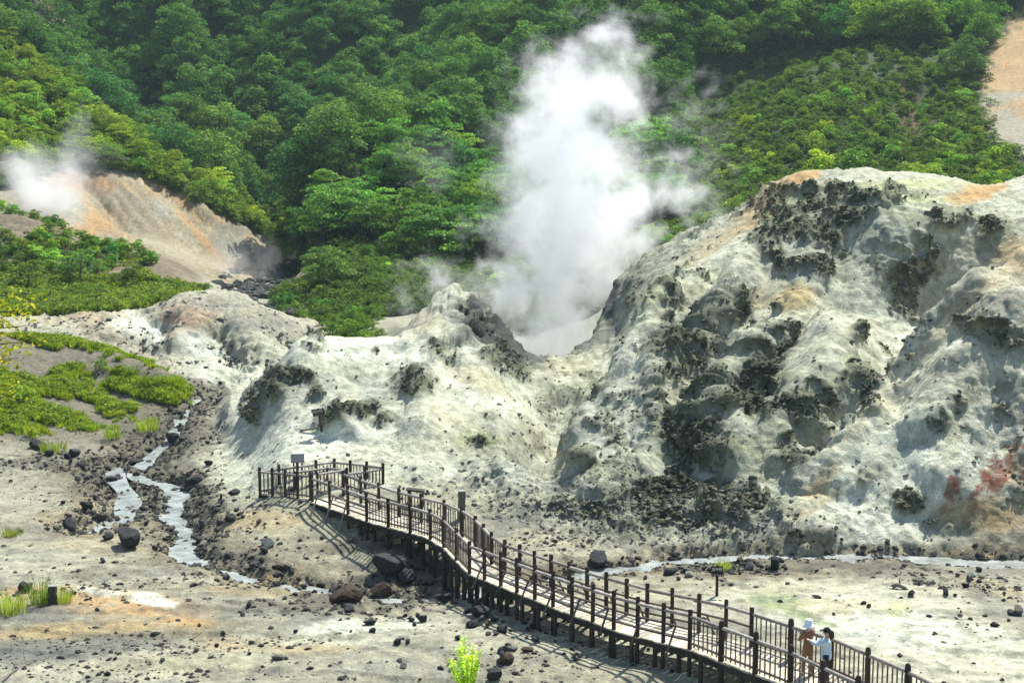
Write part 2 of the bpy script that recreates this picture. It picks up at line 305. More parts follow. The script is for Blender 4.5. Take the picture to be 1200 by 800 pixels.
out = .5 + .75 * np.clip(crust, 0, 1)
D = rocky * rel * (.26 * b6 + out * (.24 * r3 + .50 * g4 + .16 * r1 + .06 * f1))
D = D + crust * (.12 + .16 * r1 + .26 * f1 + .18 * fbm(PF, .28, 2, 15).reshape(NU, NV))
down = fbm(PF * np.array([1.0, .22, .22]), 1.1, 4, 23, .55, True).reshape(NU, NV)
n_d = fbm(PF, .34, 3, 141, .65).reshape(NU, NV)
tal2 = np.maximum(np.maximum(blob(655, 585, 90, 36, 5, 57, 70, .9), blob(790, 622, 150, 22, 0, 56.5, 66, .9)), .6 * blob(560, 560, 80, 22, 0, 60, 75, .9))
D = D + z_m * (.22 * r1 + .35 * g4 + .05 * f1)
D = D + rel * rocky * .16 * down + rocky * (.055 * n_d + .05 * f1) + tal2 * (.16 * r1 + .10 * f1 + .08 * n_d) - rocky * .10 * smooth(.5, .8, -down)
peak = np.exp(-(((PX - 560) / 50) ** 2 + ((PY - 380) / 40) ** 2)) * (GY > 88) * (GY < 102)
D = D - peak * (.5 * b6 + .2) + peak * (.75 * r1 + .25 * f1)
D = D + talus * (.12 * r1 + .12 * f1)
D = D + (1 - rocky) * (.12 * f3 + .035 * f1 + .05 * np.where(GY < 62, r1 * .6, r1))
D = D + (GY > 128) * (.5 * b6)
band = np.exp(-(((st_dist - 1.1) / 1.4) ** 2))
D = D + np.exp(-(st_dist / 1.8) ** 2) * (GY < 110) * (.22 * r1 + .26 * f1)
# layers of the foreground flow: low steps in the crusted mud
stepn = PF.reshape(NU, NV, 3)[..., 1] + 2.2 * fbm(PF * np.array([.5, 1, 1]), 4.0, 3, 51).reshape(NU, NV) + .12 * GX
stp = (stepn / 2.6) % 1.0
D = D + (GY < 56) * .10 * (smooth(0, .12, stp) - stp)
fade = smooth(30, 36, GY)
P1 = P0 + NRM * (D * fade)[..., None].astype(np.float32)
P1 = P1.astype(np.float32)
slope = 1 - normals(P1)[..., 2]

def c(*v): return np.array(v, dtype=np.float32)
WHITE, PALE, SAND = c(.66,.66,.60), c(.50,.48,.40), c(.40,.36,.27)
GREY, DGREY, DARK = c(.27,.265,.24), c(.15,.15,.145), c(.065,.07,.055)
OCHRE, ORANGE, RUST = c(.46,.33,.17), c(.50,.30,.13), c(.24,.07,.045)
SULF, BLUE, MOSS, SOIL = c(.50,.50,.26), c(.40,.45,.46), c(.075,.10,.03), c(.12,.095,.065)
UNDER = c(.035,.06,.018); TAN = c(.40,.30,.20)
C = np.tile(GREY * .6 + SAND * .4, (NU, NV, 1)).astype(np.float32)
def paint(m, col, a=1.0):
    m = np.clip(m * a, 0, 1)[..., None]; C[:] = C * (1 - m) + np.asarray(col) * m
n_a = fbm(PF, 5.0, 4, 61).reshape(NU, NV); n_b = fbm(PF * np.array([.45, 1, 1]), 1.8, 4, 67, .6).reshape(NU, NV); n_c = fbm(PF, .5, 3, 71, .6).reshape(NU, NV)
# flats
flat = smooth(74, 60, GY) * (1 - rocky)
paint(flat * smooth(-.2, .5, n_a), SAND, .8); paint(flat * smooth(0, .45, n_b), PALE, .7); paint(flat * smooth(.1, .5, -n_b + .4 * n_c), DGREY, .6)
for a, colr, al in [
    ((60,700,110,10,0), ORANGE, .6), ((150,715,110,14,3), ORANGE, .6), ((100,742,150,12,-3), OCHRE*.8, .8), ((190,722,50,10,10), ORANGE, .6),
    ((60,762,150,14,-5), DGREY, .9), ((20,722,70,12,0), DGREY, .8), ((190,665,90,8,-3), GREY*.8, .7), ((200,690,60,6,0), SOIL*1.3, .6),
    ((130,640,60,7,0), TAN, .4), ((60,660,90,12,0), PALE*.9, .5), ((280,720,120,10,2), DGREY, .5), ((200,780,120,10,0), SAND*1.1, .7), ((320,757,90,10,3), OCHRE, .55),
    ((180,706,28,7,15), WHITE, 1.0), ((115,696,26,4,5), WHITE, .8), ((430,735,80,9,-4), WHITE*.95, .75), ((390,752,90,7,0), PALE, .7), ((480,785,80,10,0), GREY, .6),
    ((560,735,80,16,0), PALE*.85, .6), ((640,760,120,20,0), PALE*.85, .6), ((400,700,90,16,0), SOIL*1.4, .55), ((300,690,60,8,0), OCHRE*.8, .5), ((440,690,60,16,0), GREY*.7, .5),
    ((90,570,90,16,0), PALE*.95, .7), ((90,600,90,10,0), SAND, .5), ((240,600,40,40,0), OCHRE*.8, .35), ((330,600,70,26,0), SAND*1.05, .8), ((300,610,60,12,0), OCHRE*.9, .45), ((360,630,50,14,0), SAND*.8, .5),
    ((120,536,30,4,-3), ORANGE*.9, .9), ((420,640,40,10,0), SOIL, .7), ((470,668,60,10,0), DGREY*.7, .7), ((480,655,60,14,10), c(.06,.052,.045), .85), ((540,675,30,12,0), c(.07,.06,.05), .7), ((640,722,60,5,25), SOIL, .5),  # near-black patches paint the deck's shade onto the soil under the boardwalk
    ((980,700,150,30,4), PALE*1.1, .9), ((1060,745,180,26,10), WHITE*.97, .8), ((1140,780,140,30,0), PALE*1.08, .8), ((960,712,70,10,0), OCHRE*1.1, .4), ((1130,700,90,20,5), PALE, .7),
    ((910,705,40,12,0), MOSS*2.2+GREY*.3, .7), ((940,722,40,5,20), MOSS*2+GREY*.3, .7), ((900,690,60,10,0), SAND, .5),
    ((960,668,180,14,0), SOIL*1.5, .7), ((1100,672,90,14,0), GREY*.85, .6), ((850,672,90,12,0), SOIL*1.3, .7), ((1160,690,40,10,15), OCHRE*.6, .6), ((1170,715,50,12,25), GREY*.7, .6),
    ((1130,690,60,10,0), SAND, .4), ((1050,715,16,8,0), SULF, .6), ((730,690,100,20,0), SAND, .5), ((720,668,70,10,0), SOIL*1.6, .6)]:
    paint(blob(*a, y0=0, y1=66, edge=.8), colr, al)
paint((GY < 62) * (rocky < .3) * smooth(.18, .5, n_c + .3 * n_b), DGREY, .55)
paint((GY < 62) * (rocky < .3) * smooth(.9, 1.0, stp) * smooth(-.2, .3, n_a), DGREY, .5)
# stream banks
paint(smooth(2.6, 1.0, st_dist + .9 * wig) * (GY < 110), SOIL * 1.4, .65)
paint(smooth(2.2, .8, st_dist + .9 * wig) * smooth(-.1, .4, n_c + n_b) * (GY < 110), OCHRE * .75, .7)
paint(smooth(1.2, .6, st_dist + .4 * wig) * smooth(-.1, .3, n_b) * (GY < 110), PALE * .8, .6)
# left grass hill and banks
gl = smooth(74.5, 77, GY) * smooth(99, 96, GY) * smooth(262, 225, PX)
paint(gl, c(.17,.15,.12), .9); paint(gl * smooth(.1, .4, n_b), c(.26,.22,.17), .6)
bank = smooth(246, 225, PX) * smooth(119, 122, GY) * smooth(162, 158, GY)
paint(bank, c(.15,.11,.08), .9); paint(bank * smooth(0, .4, n_b), c(.30,.24,.18), .7)
# mounds beyond the grass
paint(z_m, c(.36,.33,.28)); paint(z_m * smooth(0, .45, n_b), c(.24,.235,.21), .65); paint(z_m * smooth(.1, .5, -n_a), c(.42,.41,.36), .6); paint(z_m * smooth(.15, .5, n_c), c(.17,.17,.15), .5)
for a, colr, al in [((150,385,28,15,20), WHITE*1.05, 1), ((218,414,50,22,25), c(.60,.64,.64), 1), ((262,425,40,12,25), c(.55,.57,.54), .8), ((250,430,60,10,5), PALE, .7), ((225,372,34,14,-10), c(.40,.20,.13), .6), ((200,396,8,16,35), c(.38,.2,.12), .5),
                    ((300,390,44,12,20), DGREY*1.2, .6), ((320,410,30,12,30), PALE, .6), ((270,360,70,6,0), GREY, .6), ((110,372,40,9,0), TAN, .7), ((60,382,50,6,0), c(.42,.36,.28), .8), ((330,385,30,10,30), DGREY, .5), ((120,395,36,12,20), c(.42,.33,.24), .6)]:
    paint(blob(*a, y0=97, y1=129, edge=.8), colr, al)
low = smooth(246, 200, PX) * smooth(96, 98, GY) * smooth(108, 106, GY); paint(low, c(.32,.29,.24), .8)
vf = (GY > 128) * (GY < 182) * smooth(250, 262, PX) * smooth(375, 350, PX); paint(vf, GREY * 1.1, .9)
paint(blob(315,330,22,12,-25,150,185), DARK * 1.4, .9); paint(blob(285,325,20,7,0,150,185), BLUE, .5); paint(blob(350,315,40,13,-45,128,185), TAN * .95, .9)
# orange scar
fall = (PX - PY * .85) / 7.0
strk = vnoise(np.stack([fall, PY / 60, fall * 0], -1), 81) + .5 * vnoise(np.stack([fall * 2.7, PY / 35, fall * 0], -1), 82)
paint(z_s, c(.25,.205,.145)); paint(z_s * smooth(0, .5, strk), c(.36,.245,.135), .85); paint(z_s * smooth(.05, .6, -strk), c(.23,.185,.14), .8); paint(z_s * smooth(.15, .5, n_b), c(.46,.41,.33), .6)
for a, colr, al in [((105,215,30,14,0), c(.32,.15,.08), .6), ((100,262,40,14,0), c(.42,.22,.09), .6), ((190,245,14,14,45), GREY, .7), ((280,290,34,14,20), GREY*.9, .8), ((270,270,22,9,0), DGREY, .6), ((225,300,50,8,20), c(.40,.33,.25), .6), ((85,245,16,22,0), BLUE*.8, .5), ((200,225,60,6,42), c(.44,.22,.09), .6), ((230,275,50,4,48), c(.46,.24,.10), .6)]:
    paint(blob(*a, y0=156, y1=215, edge=.9), colr, al)
# forest floor and green slopes
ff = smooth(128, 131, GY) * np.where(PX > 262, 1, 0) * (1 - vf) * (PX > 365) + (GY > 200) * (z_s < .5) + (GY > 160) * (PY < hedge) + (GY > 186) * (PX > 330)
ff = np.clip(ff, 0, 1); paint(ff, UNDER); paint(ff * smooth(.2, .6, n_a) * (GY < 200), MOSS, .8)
paint(ff * blob(1070,140,20,50,-15,150,240,.8), c(.13,.075,.04), .8); paint(ff * blob(425,352,30,8,-30,128,175), c(.22,.18,.13), .7)
paint(ff * blob(75,10,28,30,0,240,380,.6,.3), c(.30,.22,.16), .9); paint(ff * blob(312,215,18,12,-40,190,260,.6), c(.26,.14,.08), .9)
scarR = blob(1210,98,54,84,8,150,270,.4,.3); paint(scarR, c(.46,.30,.17), 1); paint(scarR * smooth(-.2, .3, n_a + (PY-110)/80), GREY * 1.2, .8)
# central mound
paint(z_c, PALE * 1.02); paint(z_c * smooth(-.15, .4, n_a + .3 * n_b), WHITE, .75); paint(z_c * smooth(.05, .5, n_b), c(.36,.35,.29), .6); paint(z_c * smooth(.25, .6, -n_b), SAND, .5)
paint(smz * z_c, c(.64,.65,.58), .6)
for a, colr, al in [((440,410,80,16,0), WHITE*1.02, .9), ((400,510,110,22,-8), WHITE, .9), ((320,510,60,20,-30), WHITE*.95, .8), ((270,520,40,24,-30), PALE, .6), ((470,530,60,18,0), PALE*1.05, .7), ((340,470,36,20,-35), GREY*1.1, .6), ((520,480,50,24,20), PALE*1.1, .7),
                    ((550,520,60,20,0), SAND*1.1, .5), ((500,375,36,16,0), c(.40,.37,.32), .8), ((545,375,26,26,40), c(.20,.21,.21), .8), ((560,445,40,12,25), c(.48,.44,.33), .6), ((575,392,36,26,35), c(.13,.14,.14), .95), ((550,365,12,22,20), c(.16,.17,.17), .9), ((605,412,26,16,20), DGREY*.9, .9), ((440,470,18,20,0), BLUE, .5), ((470,395,20,4,0), WHITE, .6), ((590,520,50,30,0), c(.33,.32,.26), .6), ((610,560,70,20,0), GREY*1.3, .6), ((560,580,70,18,0), SAND*1.05, .6), ((560,518,26,10,0), c(.36,.38,.16), .6)]:
    paint(blob(*a, y0=57, y1=104, edge=1.0), colr, al)
# right mound
paint(z_r, PALE * .98); paint(z_r * smooth(-.1, .45, n_a), WHITE * .95, .7); paint(z_r * smooth(.0, .5, n_b), c(.38,.38,.34), .6); paint(z_r * smooth(.3, .7, -n_b + .4 * n_c), SAND * .9, .6)
paint(z_r * smooth(.15, .5, -n_a + .3 * n_c), BLUE * .85, .35)
paint(smz * z_r, c(.62,.61,.53), .7)
for a, colr, al in [((1040,590,100,50,-40), WHITE*1.02, .8), ((1010,520,60,50,-40), WHITE, .6), ((1070,390,60,18,0), WHITE*.95, .7), ((1080,350,90,20,0), c(.38,.37,.32), .7), ((1130,520,60,60,0), WHITE*.92, .5), ((880,340,60,20,-40), PALE, .5), ((720,500,40,40,-40), WHITE*.95, .6),
                    ((740,430,30,50,-30), WHITE*.95, .6), ((830,290,60,10,-35), c(.36,.33,.27), .7), ((760,320,50,14,-50), c(.36,.34,.29), .8), ((715,350,8,30,0), c(.2,.2,.2), .8), ((700,405,30,9,-25), c(.28,.27,.24), .8),
                    ((915,236,34,7,-38), ORANGE, .9), ((945,212,20,5,-20), ORANGE*1.05, .9), ((1145,234,30,7,-12), ORANGE*1.1, .95), ((1190,300,16,26,-45), c(.50,.36,.22), .7), ((1130,375,50,6,-35), c(.5,.38,.26), .5), ((1060,222,60,6,0), SULF, .7), ((950,265,60,10,0), SULF*.8, .35), ((990,225,50,6,0), SULF*.85, .5),
                    ((930,350,18,14,0), OCHRE, .7), ((1030,545,30,12,-45), c(.42,.30,.18), .5), ((970,585,30,5,-40), OCHRE*.8, .6), ((880,560,40,8,0), OCHRE*.7, .4), ((1160,600,50,20,0), c(.40,.27,.14), .55), ((1130,612,40,8,0), OCHRE, .4), ((720,630,90,8,4), SAND, .6), ((700,655,120,6,0), WHITE*.9, .6), ((690,610,40,8,0), SAND*1.1, .6),
                    ((1188,560,14,14,0), c(.45,.25,.12), .5),
                    ((830,330,40,14,-45), c(.38,.40,.24), .4), ((870,520,34,34,0), PALE, .6), ((1130,440,60,30,0), c(.38,.35,.28), .6), ((1190,480,20,40,0), c(.30,.30,.26), .5), ((1065,590,20,14,0), c(.22,.26,.24), .6), ((690,520,34,18,0), BLUE*.7, .5), ((680,555,50,14,0), c(.27,.29,.26), .6)]:
    paint(blob(*a, y0=57, y1=106, edge=.9), colr, al)
paint(back, c(.33,.32,.27), .75); paint(back * smooth(.1, .5, n_b), c(.42,.38,.29), .6)
for a in [(1180,545,26,15,-38),(1166,562,12,12,0),(1117,573,8,14,0),(1146,588,13,17,10),(1112,597,8,4,0)]:
    paint(blob(*a, y0=57, y1=106, edge=.25, grain=1.5) * smooth(-.5, -.1, f1 + .6 * n_c), RUST * 1.1, .95)
for a, colr, al in [((1165,330,22,50,45), c(.60,.50,.36), .7), ((1090,405,14,60,48), c(.66,.60,.47), .7), ((1010,500,16,80,42), c(.66,.62,.50), .6), ((955,575,12,40,40), c(.52,.40,.24), .6), ((900,345,26,12,-40), c(.55,.44,.24), .6), ((770,345,26,10,-40), c(.42,.44,.22), .5), ((860,275,60,8,-35), c(.46,.40,.29), .6), ((1050,240,60,8,0), c(.40,.42,.22), .5),
                    ((1120,500,14,50,20), c(.40,.37,.25), .5), ((1000,430,20,14,0), c(.36,.38,.18), .5), ((930,450,30,12,0), c(.34,.36,.18), .45), ((1140,290,60,14,0), c(.36,.33,.28), .6), ((1130,350,60,10,0), c(.48,.42,.34), .5), ((680,575,40,10,0), c(.26,.29,.29), .6), ((740,600,50,10,0), c(.24,.27,.27), .6), ((660,640,60,6,5), c(.46,.38,.24), .5)]:
    paint(blob(*a, y0=57, y1=106, edge=1.1, grain=.7), colr, al)
paint(rocky * smooth(.05, .45, n_d + .3 * n_c), c(.27,.265,.215), .55); paint(rocky * smooth(.1, .45, -n_d), c(.64,.63,.54), .35)
paint(tal2 * smooth(-.3, .3, n_c + n_d), c(.16,.165,.15), .7)
paint(talus, c(.17,.165,.13), .8)
paint(np.clip(crust0, 0, 1) * smooth(-.5, .2, e1 + .5 * n_b), c(.215,.22,.175), .72)
paint(crust0 * smooth(.1, .45, n_c + .4 * n_b), c(.30,.30,.19), .5)
paint((z_r + z_c) * smooth(.25, .6, n_c), GREY * .9, .35)

dmc = np.zeros((NU, NV), dtype=np.float32)
for (x, y, rx, ry, wgt) in [(150,560,95,30,1.0),(60,540,70,16,.8),(220,600,60,50,.9),(270,655,90,20,.9),(430,700,110,26,.9),(490,680,60,16,1),(560,725,60,22,.5),(350,710,120,12,.9),(860,663,90,11,1.1),(1020,664,140,12,.9),(1130,685,90,22,.5),(205,510,70,34,1),(250,468,50,26,.9),(700,672,70,14,.6),(120,610,60,14,.5)]:
    dmc = np.maximum(dmc, wgt * np.exp(-((PX - x) / rx) ** 2 - ((PY - y) / ry) ** 2))
dmc = dmc * (rocky < .5) * (GY < 105)
paint(smooth(.25, .75, dmc + .45 * n_c + .25 * n_b), c(.115, .105, .09), .8)
hu = fbm(PF, 4.2, 4, 121, .55).reshape(NU, NV); hv_ = fbm(PF, 2.6, 4, 127, .6).reshape(NU, NV)
paint(rocky * smooth(.05, .4, hu), c(.33,.38,.36), .42); paint(rocky * smooth(.1, .45, -hu) * smooth(-.3, .3, hv_), c(.50,.46,.28), .38); paint(z_r * smooth(.2, .5, hv_), c(.30,.32,.22), .45)
# broken tone over the pale mineral slopes
tone = fbm(PF, .9, 5, 111, .68).reshape(NU, NV)
paint(rocky * smooth(.08, .45, tone) * (1 - .6 * smz), c(.33,.325,.26), .65); paint(rocky * smooth(.12, .5, -tone) * smooth(-.2, .4, n_a), c(.62,.62,.55), .5)
paint(rocky * smooth(.30, .62, -down), c(.26,.245,.20), .6)
paint((1 - rocky) * (GY < 62) * smooth(.1, .5, tone), c(.20,.185,.15), .6); paint((1 - rocky) * (GY < 62) * smooth(.12, .5, -tone), c(.47,.43,.33), .45)
paint(rocky * smooth(.25, .6, n_a * .6 - tone * .5), c(.45,.37,.23), .35)
cr = np.clip(crust * (.75 + .6 * f1 + .3 * r1), 0, 1)
paint(cr, c(.070,.079,.050)); paint(smooth(.2, .8, cr) * smooth(0, .5, e1), c(.038,.044,.030), .75); paint(crust * smooth(.15, .5, n_c + n_b * .5), c(.22,.23,.11), .5)
for a, colr, al in [((580,396,38,26,38), c(.055,.06,.06), 1), ((553,368,10,22,20), c(.08,.085,.085), .95), ((606,415,24,20,20), c(.06,.065,.065), 1), ((628,425,14,16,0), c(.09,.095,.09), .9), ((716,350,9,34,10), c(.10,.105,.105), .95), ((700,402,30,8,-28), c(.20,.205,.19), .9)]:
    paint(blob(*a, y0=86, y1=112, edge=.6), colr, al)
for a, colr, al in [((905,238,60,11,-38), c(.50,.33,.17), .85), ((945,211,24,6,-15), c(.52,.32,.15), .85), ((1145,232,36,9,-12), c(.52,.32,.15), .9), ((860,272,60,9,-35), c(.44,.37,.26), .6), ((1195,300,18,30,-45), c(.50,.37,.22), .7), ((930,352,20,14,0), c(.50,.37,.18), .65), ((1140,352,40,8,-42), c(.56,.45,.31), .7), ((1085,408,44,8,-42), c(.60,.51,.38), .65), ((1000,505,60,9,-48), c(.58,.51,.38), .5), ((960,572,26,8,-45), c(.46,.34,.20), .6), ((1010,240,90,8,0), c(.44,.46,.25), .45), ((1060,222,60,6,0), c(.52,.52,.28), .5), ((1120,600,40,12,0), c(.42,.30,.17), .5), ((1175,610,26,16,0), c(.40,.27,.14), .5), ((560,445,40,12,25), c(.50,.44,.31), .5), ((505,375,26,12,-35), c(.42,.37,.28), .5)]:
    paint(blob(*a, y0=57, y1=108, edge=.9, grain=.7) * (1 - .7 * np.clip(crust, 0, 1)), colr, al)
paint((GY < 62) * (rocky < .3) * smooth(760, 560, PX) * smooth(.0, .45, n_a * .7 + n_b * .6), c(.16,.15,.13), .55)
C[:] *= np.array([.84, .87, .75], dtype=np.float32)
# ---------------------------------------------------------------- materials
def newmat(name):
    m = bpy.data.materials.new(name); m.use_nodes = True; t = m.node_tree; t.nodes.clear()
    o = t.nodes.new('ShaderNodeOutputMaterial'); p = t.nodes.new('ShaderNodeBsdfPrincipled'); t.links.new(p.outputs[0], o.inputs[0])
    return m, t, p
def nd(t, kind, **kw):
    n = t.nodes.new('ShaderNode' + kind)
    for k, v in kw.items():
        if k in n.inputs: n.inputs[k].default_value = v
        else: setattr(n, k, v)
    return n
def mathn(t, op, a, b=None, c_=None):
    n = t.nodes.new('ShaderNodeMath'); n.operation = op
    for i, v in enumerate((a, b, c_)):
        if v is None: continue
        if hasattr(v, 'links'): t.links.new(v, n.inputs[i])
        else: n.inputs[i].default_value = v
    return n.outputs[0]
def mixc(t, fac, a, b, mode='MIX'):
    n = t.nodes.new('ShaderNodeMix'); n.data_type = 'RGBA'; n.blend_type = mode
    for i, v in ((0, fac), (6, a), (7, b)):
        if hasattr(v, 'links'): t.links.new(v, n.inputs[i])
        else: n.inputs[i].default_value = v if i == 0 else (*v, 1)[:4]
    return n.outputs[2]
def ramp(t, src, a, b, lo=0.0, hi=1.0):
    n = t.nodes.new('ShaderNodeMapRange'); n.inputs[1].default_value = a; n.inputs[2].default_value = b
    n.inputs[3].default_value = lo; n.inputs[4].default_value = hi; t.links.new(src, n.inputs[0]); return n.outputs[0]
def noise(t, scale, detail=4, rough=.6, vec=None):
    n = nd(t, 'TexNoise', Scale=scale, Detail=detail, Roughness=rough)
    if vec is not None: t.links.new(vec, n.inputs['Vector'])
    return n.outputs['Fac']
def bump(t, p, h, strength, dist):
    b = nd(t, 'Bump', Strength=strength, Distance=dist); t.links.new(h, b.inputs['Height']); t.links.new(b.outputs[0], p.inputs['Normal']); return b
def ground_mat():
    m, t, p = newmat('ground')
    at = nd(t, 'Attribute', attribute_name='Col'); g = nd(t, 'NewGeometry').outputs['Position']
    n1 = noise(t, 2.2, 8, .65, g); n2 = noise(t, 11, 6, .7, g)
    v = nd(t, 'TexVoronoi', Scale=5.5, feature='F1'); t.links.new(g, v.inputs['Vector'])
    vv = nd(t, 'TexVoronoi', Scale=13, feature='F1'); t.links.new(g, vv.inputs['Vector'])
    f = mathn(t, 'MULTIPLY', ramp(t, n1, .3, .7, .62, 1.32), ramp(t, n2, .3, .7, .70, 1.28))
    hs = nd(t, 'Combine' + 'XYZ') if False else t.nodes.new('ShaderNodeCombineXYZ')
    for k in range(3): t.links.new(f, hs.inputs[k])
    colr = mixc(t, 1.0, at.outputs['Color'], hs.outputs[0], 'MULTIPLY')
    # scattered grit: small dark and light stones
    grit = mathn(t, 'MULTIPLY', ramp(t, v.outputs['Distance'], .16, .10), ramp(t, n1, .52, .62))
    colr = mixc(t, mathn(t, 'MULTIPLY', grit, .7), colr, (.07, .068, .062))
    g2 = mathn(t, 'MULTIPLY', ramp(t, vv.outputs['Distance'], .2, .12), ramp(t, n1, .56, .42))
    colr = mixc(t, mathn(t, 'MULTIPLY', g2, .5), colr, (.5, .49, .44))
    t.links.new(colr, p.inputs['Base Color']); p.inputs['Roughness'].default_value = .92; p.inputs['Specular IOR Level'].default_value = .25
    h = mathn(t, 'ADD', mathn(t, 'MULTIPLY', n1, .6), mathn(t, 'MULTIPLY', n2, .28))
    nc = nd(t, 'TexNoise', Scale=3.1, Detail=6, Roughness=.6); nc.noise_type = 'RIDGED_MULTIFRACTAL'; t.links.new(g, nc.inputs['Vector']); h = mathn(t, 'ADD', h, mathn(t, 'MULTIPLY', nc.outputs['Fac'], .18))
    h = mathn(t, 'ADD', h, mathn(t, 'MULTIPLY', grit, .25)); h = mathn(t, 'ADD', h, mathn(t, 'MULTIPLY', g2, .1))
    bump(t, p, h, .85, .24)
    return m
M_GROUND = ground_mat()

# ---------------------------------------------------------------- terrain meshes
VID = np.arange(NU * NV).reshape(NU, NV)
Q = np.stack([VID[:-1, :-1], VID[1:, :-1], VID[1:, 1:], VID[:-1, 1:]], -1)      # (NU-1, NV-1, 4)
PFIN = P1.reshape(-1, 3); CFIN = np.c_[C.reshape(-1, 3), np.ones(NU * NV)].astype(np.float32)
def tag(o, label=None, cat=None, group=None, kind=None):
    if label: o['label'] = label
    if cat: o['category'] = cat
    if group: o['group'] = group
    if kind: o['kind'] = kind
    return o
def mesh_np(name, V, F, mats=(), smooth_=True, cols=None, nper=4):
    me = bpy.data.meshes.new(name); me.vertices.add(len(V)); me.vertices.foreach_set('co', np.asarray(V, dtype=np.float32).ravel())
    F = np.asarray(F); me.loops.add(F.size); me.loops.foreach_set('vertex_index', F.astype(np.int32).ravel())
    me.polygons.add(len(F)); me.polygons.foreach_set('loop_start', np.arange(0, F.size, F.shape[1], dtype=np.int32))
    me.polygons.foreach_set('use_smooth', np.full(len(F), smooth_)); me.update(calc_edges=True)
    if cols is not None:
        a = me.color_attributes.new('Col', 'FLOAT_COLOR', 'POINT'); a.data.foreach_set('color', np.asarray(cols, dtype=np.float32).ravel())
    for m in mats: me.materials.append(m)
    return me
def link(name, me, parent=None):
    o = bpy.data.objects.new(name, me); COL.objects.link(o)
    if parent is not None: o.parent = parent
    return o
gyc = GY[:-1, :-1]; pxc = PX[:-1, :-1]
reg = np.zeros(gyc.shape, dtype=int)
reg[(gyc > 57.5) & (gyc < 104) & (pxc > 650)] = 1
reg[(gyc > 61) & (gyc < 101) & (pxc > 250) & (pxc <= 650)] = 2
reg[(gyc > 74.5) & (gyc < 97) & (pxc <= 250)] = 3
reg[(gyc > 157) & (pxc < 345)] = 4
reg[(gyc >= 128) & (reg == 0)] = 5
for k, (nm, lab) in enumerate([('ground', 'crusted grey and ochre valley floor of mud and gravel'), ('volcanic_hill', 'large pale crusty hill with dark patches on the right'), ('volcanic_hill', 'low white mineral mound with a sharp grey peak behind the platform'),
                               ('grassy_hill', 'brown earth slope with bright grass at the left'), ('scarred_hill', 'hill with a bare orange and grey gullied scar'), ('forest_hill', 'steep hillside under the forest')]):
    f = Q[reg == k]; used = np.unique(f); remap = np.zeros(NU * NV, dtype=np.int64); remap[used] = np.arange(len(used))
    o = link(nm, mesh_np(nm, PFIN[used], remap[f], [M_GROUND], True, CFIN[used])); tag(o, lab, kind='structure')
BVH = BVHTree.FromPolygons(PFIN.tolist(), Q.reshape(-1, 4).tolist())
def hit(px, py):
    d = Vector(ray(px, py)); r = BVH.ray_cast(Vector((0, 0, CAMZ)) , d)
    return r[0] if r[0] is not None else None
def gz(x, y, default=0.0):
    r = BVH.ray_cast(Vector((x, y, 200)), Vector((0, 0, -1)))
    return r[0].z if r[0] is not None else default
def gn(x, y):
    r = BVH.ray_cast(Vector((x, y, 200)), Vector((0, 0, -1))); return (r[0], r[1]) if r[0] is not None else (None, None)
# ---------------------------------------------------------------- more materials
def simple_mat(name, colr, rough=.85, spec=.3, var=.3, scale=3, b=.3, bd=.03, detail=5):
    m, t, p = newmat(name); g = nd(t, 'TexCoord').outputs['Object']
    n = noise(t, scale, detail, .65, g)
    cc = mixc(t, ramp(t, n, .3, .7), tuple(x * (1 - var) for x in colr), tuple(min(1, x * (1 + var)) for x in colr))
    t.links.new(cc, p.inputs['Base Color']); p.inputs['Roughness'].default_value = rough; p.inputs['Specular IOR Level'].default_value = spec
    if b: bump(t, p, n, b, bd)
    return m
def rock_mat(name):
    m, t, p = newmat(name); g = nd(t, 'TexCoord').outputs['Object']; oi = nd(t, 'ObjectInfo')
    n = noise(t, 2.5, 7, .7, g); n2 = noise(t, 9, 5, .7, g)
    f = mathn(t, 'MULTIPLY', ramp(t, n, .3, .7, .55, 1.5), ramp(t, n2, .3, .7, .7, 1.35))
    cx_ = t.nodes.new('ShaderNodeCombineXYZ')
    for k in range(3): t.links.new(f, cx_.inputs[k])
    t.links.new(mixc(t, 1.0, oi.outputs['Color'], cx_.outputs[0], 'MULTIPLY'), p.inputs['Base Color'])
    p.inputs['Roughness'].default_value = .85; p.inputs['Specular IOR Level'].default_value = .3
    bump(t, p, mathn(t, 'ADD', n, mathn(t, 'MULTIPLY', n2, .5)), .8, .12)
    return m
